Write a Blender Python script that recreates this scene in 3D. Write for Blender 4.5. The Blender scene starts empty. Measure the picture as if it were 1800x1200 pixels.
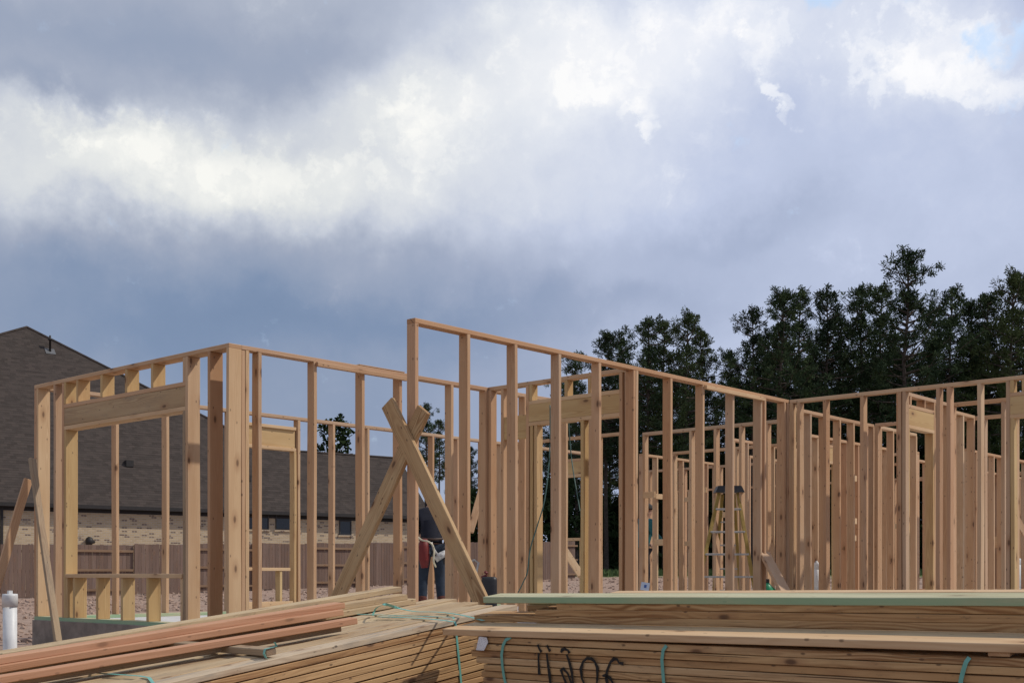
import bpy, bmesh, math, random
from mathutils import Vector, Matrix, noise
random.seed(11)
S = bpy.context.scene
COL = S.collection
R = math.radians
# ------------------------------------------------------------------ camera
F_PX, HZ, ZC = 2110.1, 1008.9, 1.64          # focal length in px of an 1800 px wide frame, horizon row, eye height
cam_d = bpy.data.cameras.new('camera'); cam = bpy.data.objects.new('camera', cam_d); COL.objects.link(cam)
cam.location = (0, 0, ZC); cam.rotation_euler = (R(90), 0, 0)
cam_d.sensor_width = 36; cam_d.lens = F_PX/1800*36; cam_d.shift_y = (HZ-600)/1800
cam_d.clip_start = .05; cam_d.clip_end = 3000
S.camera = cam
# ------------------------------------------------------------------ sun, sky, exposure
SUN_AZ, SUN_EL = 84.0, 46.0
sv = Vector((math.sin(R(SUN_AZ))*math.cos(R(SUN_EL)), math.cos(R(SUN_AZ))*math.cos(R(SUN_EL)), math.sin(R(SUN_EL))))
sl = bpy.data.lights.new('sun', 'SUN'); sun = bpy.data.objects.new('sun', sl); COL.objects.link(sun)
sl.energy = 2.8; sl.angle = R(1.); sl.color = (1, .93, .83)
sun.rotation_euler = (-sv).to_track_quat('-Z', 'Y').to_euler()
sun.location = (30, 0, 40)
S.view_settings.view_transform = 'Standard'; S.view_settings.look = 'None'
S.view_settings.exposure = 0; S.view_settings.gamma = 1; S.view_settings.use_curve_mapping = False

class NT:
    """small helper to write node trees"""
    def __init__(s, nt): s.t = nt; s.n = nt.nodes; s.l = nt.links
    def node(s, typ, **kw):
        n = s.n.new(typ)
        for k, v in kw.items(): setattr(n, k, v)
        return n
    def put(s, sock, v):
        if v is None: return
        if hasattr(v, 'is_output') or hasattr(v, 'links'): s.l.new(v, sock)
        else: sock.default_value = v
    def m(s, op, a, b=None, c=None, clamp=False):
        n = s.node('ShaderNodeMath', operation=op, use_clamp=clamp)
        for i, v in enumerate((a, b, c)): s.put(n.inputs[i], v)
        return n.outputs[0]
    def vm(s, op, a, b=None, scale=None):
        n = s.node('ShaderNodeVectorMath', operation=op)
        s.put(n.inputs[0], a); s.put(n.inputs[1], b)
        if scale is not None: s.put(n.inputs['Scale'], scale)
        return n.outputs['Value'] if op in ('LENGTH', 'DOT_PRODUCT', 'DISTANCE') else n.outputs['Vector']
    def noise(s, vec, scale=5, detail=2, rough=.5, dist=0, out='Fac'):
        n = s.node('ShaderNodeTexNoise'); s.put(n.inputs['Vector'], vec)
        for k, v in (('Scale', scale), ('Detail', detail), ('Roughness', rough), ('Distortion', dist)): s.put(n.inputs[k], v)
        return n.outputs[out]
    def ramp(s, fac, stops, interp='LINEAR'):
        n = s.node('ShaderNodeValToRGB'); s.put(n.inputs[0], fac); cr = n.color_ramp; cr.interpolation = interp
        while len(cr.elements) < len(stops): cr.elements.new(.5)
        for e, (p, c) in zip(cr.elements, stops):
            e.position = p; e.color = (*c, 1) if len(c) == 3 else c
        return n.outputs[0]
    def mix(s, fac, a, b, blend='MIX'):
        n = s.node('ShaderNodeMix', data_type='RGBA', blend_type=blend)
        s.put(n.inputs[0], fac); s.put(n.inputs[6], (*a, 1) if isinstance(a, tuple) and len(a) == 3 else a)
        s.put(n.inputs[7], (*b, 1) if isinstance(b, tuple) and len(b) == 3 else b)
        return n.outputs[2]
    def rng(s, v, a, b, c=0., d=1., smooth=True):
        n = s.node('ShaderNodeMapRange', interpolation_type='SMOOTHSTEP' if smooth else 'LINEAR')
        s.put(n.inputs[0], v)
        for i, x in enumerate((a, b, c, d)): s.put(n.inputs[1+i], x)
        return n.outputs[0]
    def sep(s, v):
        n = s.node('ShaderNodeSeparateXYZ'); s.put(n.inputs[0], v); return n.outputs
    def comb(s, x, y, z):
        n = s.node('ShaderNodeCombineXYZ')
        for i, v in enumerate((x, y, z)): s.put(n.inputs[i], v)
        return n.outputs[0]

def build_world():
    w = bpy.data.worlds.new('World'); S.world = w; w.use_nodes = True
    k = NT(w.node_tree); k.n.clear()
    out = k.node('ShaderNodeOutputWorld'); bg = k.node('ShaderNodeBackground')
    STR = .1
    bg.inputs['Strength'].default_value = STR
    sky = k.node('ShaderNodeTexSky', sky_type='NISHITA', sun_disc=False, sun_elevation=R(SUN_EL), sun_rotation=R(SUN_AZ))
    d = k.node('ShaderNodeTexCoord').outputs['Generated']
    d = k.vm('NORMALIZE', d)
    # cloud layer coordinates (flat layer overhead) for natural foreshortening
    x, y, z = k.sep(d)[:3]
    zz = k.m('ADD', k.m('MAXIMUM', z, 0), .22)
    plane = k.comb(k.m('DIVIDE', x, zz), k.m('DIVIDE', y, zz), 0)
    # warp
    w1 = k.vm('SUBTRACT', k.noise(d, 5, 3, .55, out='Color'), (.5, .5, .5))
    w2 = k.vm('SUBTRACT', k.noise(d, 17, 7, .6, out='Color'), (.5, .5, .5))
    w1s, w2s = k.sep(w1), k.sep(w2)
    az = k.m('MULTIPLY', k.m('ARCTAN2', x, y), 57.2958)
    el = k.m('MULTIPLY', k.m('ARCSINE', z), 57.2958)
    U = k.m('ADD', az, k.m('ADD', k.m('MULTIPLY', w1s[0], 8.), k.m('MULTIPLY', w2s[0], 5.)))
    V = k.m('ADD', el, k.m('ADD', k.m('MULTIPLY', w1s[2], 5.5), k.m('MULTIPLY', w2s[2], 4.)))
    def deg(px, py):
        a = math.atan((px-900)/F_PX); return math.degrees(a), math.degrees(math.atan((HZ-py)/F_PX*math.cos(a)))
    PD = math.degrees(1/F_PX)
    def blobs(lst):
        tot = None
        for px, py, sx, sy, amp in lst:
            u, v = deg(px, py)
            a = k.m('MULTIPLY', k.m('SUBTRACT', U, u), 1/(sx*PD)); b = k.m('MULTIPLY', k.m('SUBTRACT', V, v), 1/(sy*PD))
            e = k.m('EXPONENT', k.m('MULTIPLY', k.m('ADD', k.m('MULTIPLY', a, a), k.m('MULTIPLY', b, b)), -1.))
            tot = k.m('MULTIPLY', e, amp) if tot is None else k.m('MULTIPLY_ADD', e, amp, tot)
        return tot
    soft = blobs([(100, 290, 330, 80, .30), (450, 310, 230, 75, .27), (740, 220, 170, 100, .17), (600, 190, 180, 50, .12),
                  (1010, 110, 260, 120, .34), (1330, 60, 300, 90, .24), (1650, 120, 150, 110, .22), (980, 330, 260, 130, .12),
                  (1500, 320, 520, 230, .13), (1720, 480, 260, 160, .08), (1250, 560, 240, 60, .10),
                  (180, 90, 430, 62, -.10), (560, 80, 200, 50, -.08), (90, 172, 110, 22, -.13), (250, 350, 420, 30, .08), (740, 120, 120, 60, .10), (700, 330, 240, 60, .10),
                  (230, 555, 520, 105, -.24), (480, 740, 640, 110, -.17), (760, 565, 300, 75, -.15), (1500, 520, 450, 70, -.07), (620, 440, 300, 50, -.07), (1150, 420, 260, 40, -.06),
                  (1080, 530, 190, 45, -.10), (1330, 420, 190, 35, -.08), (60, 450, 140, 50, -.06)])
    puff = blobs([(430, 280, 420, 100, .36), (440, 335, 90, 30, .35), (610, 290, 90, 38, .3), (740, 200, 90, 70, .35), (800, 262, 60, 40, .35), (270, 290, 80, 40, .2),
                  (90, 270, 130, 40, .25), (1130, 180, 42, 36, .75), (1150, 232, 24, 22, .7), (1383, 232, 11, 42, .9), (1374, 205, 14, 14, .7),
                  (1040, 145, 50, 26, .35), (1250, 60, 260, 80, .38), (1560, 100, 190, 60, .5), (1640, 180, 110, 50, .6), (1770, 180, 90, 40, .5),
                  (1700, 60, 90, 60, .35), (930, 120, 200, 60, .3)])
    gap = blobs([(1470, 8, 60, 24, .9), (1690, 90, 34, 34, .75), (1780, 40, 45, 40, .8), (1745, 105, 30, 26, .6)])
    n1 = k.noise(plane, 1.1, 5, .55, .4)
    n2 = k.noise(d, 9, 8, .58)
    n3 = k.noise(d, 34, 9, .64)
    L = k.m('ADD', .455, soft)
    L = k.m('MULTIPLY_ADD', k.m('SUBTRACT', n1, .5), .16, L)
    L = k.m('MULTIPLY_ADD', k.m('SUBTRACT', n2, .5), .17, L)
    n4 = k.noise(k.vm('ADD', d, k.vm('SCALE', w2, scale=.06)), 20, 10, .62)
    mx = k.m('ADD', puff, k.m('ADD', k.m('MULTIPLY', k.m('SUBTRACT', n4, .5), 2.4), k.m('MULTIPLY', k.m('SUBTRACT', n2, .5), 1.0)))
    e1 = k.m('MULTIPLY', k.rng(mx, .26, .78), k.m('MULTIPLY_ADD', k.rng(mx, .3, 1.2), .65, .35))
    mx2 = k.m('ADD', k.m('MULTIPLY', puff, .8), k.m('ADD', k.m('MULTIPLY', k.m('SUBTRACT', n3, .5), 2.6), k.m('MULTIPLY', k.m('SUBTRACT', n1, .5), 1.2)))
    e2 = k.m('MULTIPLY', k.rng(mx2, .38, .60), k.rng(puff, .05, .45))
    L = k.m('MULTIPLY_ADD', e1, .15, L)
    L = k.m('MULTIPLY_ADD', e2, .075, L)
    L = k.m('MULTIPLY_ADD', k.m('MULTIPLY', k.rng(L, .35, .7), k.m('SUBTRACT', n4, .5)), .20, L)
    cold = k.ramp(L, [(0, (.15, .22, .37)), (.2, (.23, .305, .465)), (.4, (.365, .43, .595)), (.6, (.53, .595, .775)), (.8, (.77, .81, .91)), (1., (.98, .98, 1.))])
    warm = k.ramp(L, [(0, (.14, .215, .355)), (.2, (.215, .29, .435)), (.4, (.36, .41, .525)), (.6, (.56, .60, .68)), (.8, (.77, .79, .79)), (1., (.94, .94, .90))])
    side = k.rng(az, -12., 10.)
    cloud = k.mix(side, warm, cold)
    cloud = k.vm('SCALE', cloud, scale=1/STR)
    gm = k.rng(k.m('ADD', gap, k.m('MULTIPLY', k.m('SUBTRACT', n3, .5), 2.4)), .3, 1.0)
    clear = k.vm('ADD', k.vm('SCALE', sky.outputs[0], scale=1.0), (3.6, 4.4, 5.2))
    full = k.mix(k.m('MULTIPLY', gm, .8), cloud, clear)
    k.l.new(full, bg.inputs[0]); k.l.new(bg.outputs[0], out.inputs[0])
build_world()

# ------------------------------------------------------------------ frames of reference
TH = .7272929
B2D = Vector((math.sin(TH), math.cos(TH))); A2D = Vector((-math.cos(TH), math.sin(TH)))   # the two wall directions of the house
UP = Vector((0, 0, 1))
V3 = lambda v, z=0.: Vector((v[0], v[1], z))
A3, B3 = V3(A2D), V3(B2D)
TILT = R(7.4)                                   # the fill slopes up to the slab
BT = B3*math.cos(TILT)+UP*math.sin(TILT); NN = (-A3).cross(BT).normalized()
EYE = Vector((0, 0, ZC))
def ray(px, py): return Vector(((px-900)/F_PX, 1, (HZ-py)/F_PX))
def at(px, py, Z): return EYE+ray(px, py)*Z
def onplane(px, py, P, n):
    d = ray(px, py); return EYE+d*((P-EYE).dot(n)/d.dot(n))
def t_at(P, D, px):                              # distance along a wall line at which the column px is met
    u = (px-900)/F_PX; return (u*P.y-P.x)/(D.x-u*D.y)
def hB(x, y): return x*B2D.x+y*B2D.y
def ground_z(x, y):
    b = hB(x, y)
    if b < 0: h = -1.64
    elif b < 6.6: h = -1.64+.13*b
    elif b < 20.6: h = -.79-.02*min(1, (b-6.6)/2)
    else: h = -.81+.0234*(min(b, 52)-20.6)
    return ZC+h
P0 = Vector((-.7865, 9.736)); PC = Vector((-2.548, 10.797)); P3 = Vector((3.3135, 14.3424))
ZT, ZB = ZC+2.08, ZC-.50

# ------------------------------------------------------------------ materials
MATS = {}
def mat_new(name):
    m = bpy.data.materials.new(name); m.use_nodes = True
    k = NT(m.node_tree); return m, k, k.n['Principled BSDF']
def simple(name, col, rough=.6, metal=0., var=.12, nscale=12, bump=.1, spec=.4):
    if name in MATS: return MATS[name]
    m, k, b = mat_new(name)
    tc = k.node('ShaderNodeTexCoord').outputs['Object']
    n = k.noise(tc, nscale, 5, .6)
    c = k.mix(k.rng(n, .3, .7), tuple(x*(1-var) for x in col), tuple(min(1, x*(1+var)) for x in col))
    k.l.new(c, b.inputs['Base Color']); b.inputs['Roughness'].default_value = rough; b.inputs['Metallic'].default_value = metal
    b.inputs['Specular IOR Level'].default_value = spec
    if bump:
        bp = k.node('ShaderNodeBump'); bp.inputs['Strength'].default_value = bump; bp.inputs['Distance'].default_value = .01
        k.l.new(k.noise(tc, nscale*4, 4), bp.inputs['Height']); k.l.new(bp.outputs[0], b.inputs['Normal'])
    MATS[name] = m; return m
def wood(name, cols, dark, ring=.35, knots=1., stain=0., stain_col=(.16, .13, .10), green=None, crack=0., kscale=1.):
    """sawn lumber; the object's own x is the grain direction"""
    if name in MATS: return MATS[name]
    m, k, b = mat_new(name)
    tc = k.node('ShaderNodeTexCoord').outputs['Object']
    rnd = k.node('ShaderNodeObjectInfo').outputs['Random']
    off = k.comb(k.m('MULTIPLY', rnd, 83.), k.m('MULTIPLY', rnd, 31.7), k.m('MULTIPLY', rnd, 57.3))
    p = k.vm('ADD', tc, off)
    base = k.ramp(k.m('FRACT', k.m('MULTIPLY', rnd, 7.13)), [(i/(len(cols)-1), c) for i, c in enumerate(cols)])
    # long slow tone change along the board
    slow = k.noise(k.vm('MULTIPLY', p, (1.1, 5, 5)), 1., 3)
    base = k.mix(k.rng(slow, .3, .75, 0., .55), base, k.mix(1., base, (.80, .70, .60), 'MULTIPLY'))
    # growth rings cut lengthwise (cathedral grain)
    wob = k.vm('SUBTRACT', k.noise(k.vm('MULTIPLY', p, (1.5, 4, 4)), 1., 2, out='Color'), (.5, .5, .5))
    r3 = k.vm('ADD', k.vm('MULTIPLY', tc, (.0, 1, 1)), k.vm('SCALE', wob, scale=.07))
    r3 = k.vm('ADD', r3, k.comb(0., k.m('MULTIPLY_ADD', k.m('FRACT', k.m('MULTIPLY', rnd, 13.7)), .12, -.06), .045))
    dist = k.vm('LENGTH', r3)
    rings = k.m('MULTIPLY_ADD', k.m('SINE', k.m('MULTIPLY', dist, 620.)), .5, .5)
    rings = k.m('MULTIPLY', rings, k.rng(k.noise(k.vm('MULTIPLY', p, (.7, 9, 9)), 1., 2), .35, .65))
    c = k.mix(k.m('MULTIPLY', rings, ring), base, tuple(dark))
    fib = k.noise(k.vm('MULTIPLY', p, (4, 190, 190)), 1., 3, .6)
    c = k.mix(k.rng(fib, .35, .8, 0., .22), c, tuple(dark))
    endg = k.m('ABSOLUTE', k.sep(k.node('ShaderNodeTexCoord').outputs['Normal'])[0])
    endg = k.rng(endg, .8, .95)
    er = k.m('MULTIPLY_ADD', k.m('SINE', k.m('MULTIPLY', dist, 900.)), .5, .5)
    c = k.mix(k.m('MULTIPLY', endg, k.m('MULTIPLY_ADD', er, .45, .3)), c, (dark[0]*1.1, dark[1]*1.15, dark[2]*1.2))
    if crack:
        ck = k.noise(k.vm('MULTIPLY', p, (.9, 70, 70)), 1., 3, .55)
        c = k.mix(k.rng(ck, .66, .70, 0., crack), c, (.07, .035, .02))
    # knots
    if knots:
        ps = k.sep(p); fl = k.m('SUBTRACT', ps[1], ps[2])
        vo = k.node('ShaderNodeTexVoronoi', feature='F1', voronoi_dimensions='2D')
        k.l.new(k.comb(k.m('MULTIPLY', ps[0], 2.3*kscale), k.m('MULTIPLY', fl, 5.5*kscale), 0.), vo.inputs['Vector']); vo.inputs['Scale'].default_value = 1.
        sel = k.rng(k.sep(vo.outputs['Color'])[0], .64, .66)
        kd = k.rng(vo.outputs['Distance'], .035, .11, 1., 0.)
        halo = k.rng(vo.outputs['Distance'], .08, .30, 1., 0.)
        c = k.mix(k.m('MULTIPLY', k.m('MULTIPLY', halo, sel), .38*knots), c, (.33, .17, .085))
        c = k.mix(k.m('MULTIPLY', k.m('MULTIPLY', kd, sel), .72*knots), c, (.10, .052, .03))
        v2 = k.node('ShaderNodeTexVoronoi', feature='F1', voronoi_dimensions='2D')
        k.l.new(k.comb(k.m('MULTIPLY', ps[0], 7.), k.m('MULTIPLY', fl, 15.), 0.), v2.inputs['Vector']); v2.inputs['Scale'].default_value = 1.
        pin = k.m('MULTIPLY', k.rng(v2.outputs['Distance'], .05, .12, 1., 0.), k.rng(k.sep(v2.outputs['Color'])[1], .80, .82))
        c = k.mix(k.m('MULTIPLY', pin, .6*knots), c, (.08, .045, .03))
    if stain:
        st = k.noise(k.vm('MULTIPLY', p, (2.2, 14, 14)), 1., 5, .65)
        c = k.mix(k.rng(st, .48, .72, 0., stain), c, tuple(stain_col))
        sp = k.noise(k.vm('MULTIPLY', p, (14, 40, 40)), 1., 4, .7)
        c = k.mix(k.rng(sp, .6, .72, 0., stain*.9), c, (.07, .055, .045))
    if green:
        g = k.noise(k.vm('MULTIPLY', p, (1.3, 9, 9)), 1., 4)
        nrm = k.node('ShaderNodeTexCoord').outputs['Normal']
        edge = k.m('SUBTRACT', 1., k.m('ABSOLUTE', k.sep(nrm)[2]))
        c = k.mix(k.m('MULTIPLY', k.rng(g, .25, .6, .35, 1.), k.m('MULTIPLY_ADD', edge, .72, .22)), c, tuple(green))
    k.l.new(c, b.inputs['Base Color']); b.inputs['Roughness'].default_value = .78; b.inputs['Specular IOR Level'].default_value = .25
    bp = k.node('ShaderNodeBump'); bp.inputs['Strength'].default_value = .35; bp.inputs['Distance'].default_value = .002
    k.l.new(k.m('ADD', fib, k.m('MULTIPLY', rings, .4)), bp.inputs['Height']); k.l.new(bp.outputs[0], b.inputs['Normal'])
    MATS[name] = m; return m
FIR = wood('fir_stud', [(0.567, 0.372, 0.220), (0.513, 0.307, 0.170), (0.612, 0.441, 0.278), (0.468, 0.281, 0.158), (0.594, 0.411, 0.249), (0.549, 0.333, 0.199), (0.504, 0.363, 0.241), (0.576, 0.363, 0.207)], (.33, .16, .075), .34, 1.15)
PINE = wood('yellow_pine', [(0.594, 0.432, 0.224), (0.558, 0.398, 0.191), (0.576, 0.398, 0.207)], (.36, .20, .08), .55, 1.1)
PILE = wood('stacked_pine', [(0.594, 0.398, 0.207), (0.522, 0.333, 0.158), (0.630, 0.441, 0.241), (0.504, 0.329, 0.174), (0.594, 0.389, 0.191), (0.486, 0.294, 0.141)], (.22, .095, .032), .85, 1.2, .55, (.23, .125, .06), crack=.8)
KNOTTY = wood('knotty_pine', [(0.576, 0.389, 0.207), (0.558, 0.363, 0.183)], (.22, .09, .03), .7, 1.3, .3, (.25, .14, .07), crack=.8, kscale=.8)
PTOP = wood('weathered_top_pine', [(0.567, 0.432, 0.266), (0.504, 0.381, 0.232), (0.603, 0.467, 0.282)], (.28, .17, .09), .5, .8, .7, (.30, .23, .16))
WANE = wood('bark_edged_pine', [(0.558, 0.450, 0.315), (0.594, 0.476, 0.332)], (.28, .19, .12), .4, .8, .95, (.30, .26, .21))
REDW = wood('pink_fir', [(0.540, 0.298, 0.178), (0.576, 0.333, 0.203), (0.513, 0.268, 0.158)], (.38, .16, .08), .28, .6)
GREY = wood('grey_pine', [(0.378, 0.285, 0.183), (.38, .29, .19)], (.19, .11, .07), .4, .8, .5)
TREAT = wood('treated_pine', [(0.594, 0.536, 0.357), (0.558, 0.502, 0.332), (0.630, 0.554, 0.365)], (.30, .26, .13), .45, .8, .35, (.26, .24, .15), green=(.26, .40, .25), crack=.4)
BRACE = wood('brace_pine', [(.54, .375, .20), (.57, .405, .22)], (.25, .12, .045), .85, 1.25, .4, (.24, .15, .08), crack=.5)
HEADW = wood('header_pine', [(.49, .36, .21), (.46, .34, .20)], (.25, .15, .08), .7, 1., .6, (.26, .20, .14))
LIGHTP = wood('pale_pine', [(.66, .475, .285), (.62, .43, .25)], (.42, .24, .12), .42)
WHITE = simple('white_plastic', (.66, .66, .64), .45, var=.12, nscale=7)
BLACK = simple('black_plastic', (.02, .021, .024), .45)
STRAP = simple('teal_strap', (.16, .42, .36), .4, var=.1, bump=0)
YEL = simple('yellow_fibreglass', (.30, .20, .045), .55)
ALU = simple('aluminium', (.42, .40, .37), .55, .35)

# ------------------------------------------------------------------ object helpers
def tag(o, label=None, cat=None, group=None, kind=None):
    if label: o['label'] = label
    if cat: o['category'] = cat; o['kind'] = kind or 'thing'
    if group: o['group'] = group
    if kind: o['kind'] = kind
    return o
def thing(name, M, label, cat, group=None):
    o = bpy.data.objects.new(name, None); COL.objects.link(o)
    if isinstance(M, Vector): M = Matrix.Translation(M)
    o.matrix_world = M; o.empty_display_size = .2
    MW[o.name] = M.copy()
    return tag(o, label, cat, group)
MW = {}
def link(name, me, M, parent=None):
    o = bpy.data.objects.new(name, me); COL.objects.link(o); MW[o.name] = M.copy()
    if parent is not None:
        o.parent = parent; o.matrix_basis = MW[parent.name].inverted() @ M
    else: o.matrix_basis = M
    return o
def frame(o, x, y, z):
    M = Matrix.Identity(4)
    for i, v in enumerate((x, y, z)):
        for j in range(3): M[j][i] = v[j]
    for j in range(3): M[j][3] = o[j]
    return M
CACHE = {}
def ring_pts(W, T, bev):
    w, t = W/2, T/2
    return [(-w+bev, -t), (w-bev, -t), (w, -t+bev), (w, t-bev), (w-bev, t), (-w+bev, t), (-w, t-bev), (-w, -t+bev)]
def board_mesh(L, W, T, mat, warp=0., seg=1, key=None):
    k = (round(L, 3), round(W, 4), round(T, 4), mat.name, key)
    if k in CACHE: return CACHE[k]
    bev = min(.0035, W*.2, T*.2)
    rs = random.Random(repr(k))
    vs, fs = [], []
    xs = [-L/2, -L/2+bev]+[-L/2+L*i/seg for i in range(1, seg)]+[L/2-bev, L/2]
    ph = [rs.uniform(0, 6.28) for _ in range(6)]
    for i, x in enumerate(xs):
        ins = bev if i in (0, len(xs)-1) else 0
        q = x/L
        dy = warp*(math.sin(q*5+ph[0])*.6+rs.uniform(-.25, .25)); dz = warp*(math.sin(q*4+ph[1])*.5+rs.uniform(-.2, .2))
        tw = warp*1.5*math.sin(q*3+ph[2])
        for a, b2 in ring_pts(W-2*ins, T-2*ins, bev):
            e = rs.uniform(-1, 1)*warp*.35 if warp else 0
            vs.append((x, a+dy-tw*b2+e, b2+dz+tw*a+e*.5))
    for i in range(len(xs)-1):
        for j in range(8):
            a = i*8+j; b = i*8+(j+1) % 8
            fs.append((a, b, b+8, a+8))
    fs.append(tuple(range(7, -1, -1))); n = (len(xs)-1)*8; fs.append(tuple(range(n, n+8)))
    me = bpy.data.meshes.new('board'); me.from_pydata(vs, [], fs); me.materials.append(mat)
    bm = bmesh.new(); bm.from_mesh(me); bmesh.ops.recalc_face_normals(bm, faces=bm.faces); bm.to_mesh(me); bm.free()
    CACHE[k] = me; return me
def board(name, p0, p1, W, T, mat, up=UP, parent=None, warp=0., seg=1, key=None):
    """a board between two end points of its centre line; up = thickness direction"""
    x = (p1-p0); L = x.length; x.normalize()
    z = (up-x*up.dot(x)).normalized(); y = z.cross(x)
    return link(name, board_mesh(L, W, T, mat, warp, seg, key), frame((p0+p1)/2, x, y, z), parent)
def solid(name, verts, faces, mat, M=None, parent=None, smooth=False):
    me = bpy.data.meshes.new(name); me.from_pydata(verts, [], faces)
    for mm in (mat if isinstance(mat, (list, tuple)) else [mat]): me.materials.append(mm)
    if smooth:
        for p in me.polygons: p.use_smooth = True
    return link(name, me, M if M is not None else Matrix.Identity(4), parent)
def box_vf(x0, x1, y0, y1, z0, z1, o=0):
    v = [(x, y, z) for z in (z0, z1) for y in (y0, y1) for x in (x0, x1)]
    f = [(0, 2, 3, 1), (4, 5, 7, 6), (0, 1, 5, 4), (2, 6, 7, 3), (0, 4, 6, 2), (1, 3, 7, 5)]
    return v, [tuple(i+o for i in q) for q in f]
class MB:
    def __init__(s): s.v = []; s.f = []
    def box(s, *a):
        v, f = box_vf(*a, o=len(s.v)); s.v += v; s.f += f; return s
    def tube(s, pts, r, n=8, cap=True):
        pts = [Vector(p) for p in pts]; o = len(s.v)
        rr = r if isinstance(r, (list, tuple)) else [r]*len(pts)
        for i, p in enumerate(pts):
            d = (pts[min(i+1, len(pts)-1)]-pts[max(i-1, 0)]).normalized()
            a = d.orthogonal().normalized() if abs(d.z) > .95 else d.cross(UP).normalized()
            if abs(d.z) > .95: a = Vector((1, 0, 0)); a = (a-d*a.dot(d)).normalized()
            b = d.cross(a)
            for j in range(n):
                t = 2*math.pi*j/n; s.v.append(tuple(p+(a*math.cos(t)+b*math.sin(t))*rr[i]))
        for i in range(len(pts)-1):
            for j in range(n):
                a0 = o+i*n+j; b0 = o+i*n+(j+1) % n; s.f.append((a0, b0, b0+n, a0+n))
        if cap:
            s.f.append(tuple(o+j for j in range(n-1, -1, -1))); q = o+(len(pts)-1)*n; s.f.append(tuple(q+j for j in range(n)))
        return s
    def ribbon(s, pts, sides, w, th=.0012):
        """flat band; sides = width direction per point or one vector; given a real thickness along the band's normal"""
        pts = [Vector(p) for p in pts]; o = len(s.v); n = len(pts)
        for i, p in enumerate(pts):
            d = (pts[min(i+1, n-1)]-pts[max(i-1, 0)]).normalized()
            sd = sides[i] if isinstance(sides, list) else sides
            sd = (sd-d*sd.dot(d)).normalized(); nn = d.cross(sd)
            for a, b in ((-1, -1), (1, -1), (1, 1), (-1, 1)): s.v.append(tuple(p+sd*w/2*a+nn*th/2*b))
        for i in range(n-1):
            for j in range(4):
                a = o+i*4+j; b = o+i*4+(j+1) % 4; s.f.append((a, b, b+4, a+4))
        s.f.append((o+3, o+2, o+1, o)); q = o+(n-1)*4; s.f.append((q, q+1, q+2, q+3)); return s
    def build(s, name, mat, M=None, parent=None, smooth=False):
        """vertices are in the local space of M"""
        o = solid(name, s.v, s.f, mat, M, parent, smooth)
        bm = bmesh.new(); bm.from_mesh(o.data); bmesh.ops.recalc_face_normals(bm, faces=bm.faces); bm.to_mesh(o.data); bm.free()
        return o

# ------------------------------------------------------------------ ground
def soil_mat():
    m, k, b = mat_new('soil')
    tc = k.node('ShaderNodeTexCoord').outputs['Object']
    n1 = k.noise(tc, .35, 6, .6); n2 = k.noise(tc, 3.5, 7, .65); n3 = k.noise(tc, 30, 4, .6)
    c = k.mix(k.rng(n2, .3, .72), (.25, .165, .125), (.43, .305, .235))
    c = k.mix(k.rng(n1, .35, .7, 0., .6), c, (.36, .27, .21))
    c = k.mix(k.rng(n3, .55, .75, 0., .5), c, (.13, .085, .065))
    xyz = k.sep(tc)
    bb = k.m('ADD', k.m('MULTIPLY', xyz[0], B2D.x), k.m('MULTIPLY', xyz[1], B2D.y))
    g = k.rng(k.m('ADD', bb, k.m('MULTIPLY', k.m('SUBTRACT', n1, .5), 20.)), 47., 53.)
    gc = k.mix(k.rng(n2, .3, .7), (.05, .085, .02), (.11, .15, .045))
    c = k.mix(g, c, gc)
    k.l.new(c, b.inputs['Base Color']); b.inputs['Roughness'].default_value = .95; b.inputs['Specular IOR Level'].default_value = .1
    bp = k.node('ShaderNodeBump'); bp.inputs['Strength'].default_value = .8; bp.inputs['Distance'].default_value = .06
    k.l.new(k.m('ADD', n2, k.m('MULTIPLY', n3, .3)), bp.inputs['Height']); k.l.new(bp.outputs[0], b.inputs['Normal'])
    return m
SOIL = soil_mat()
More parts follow.
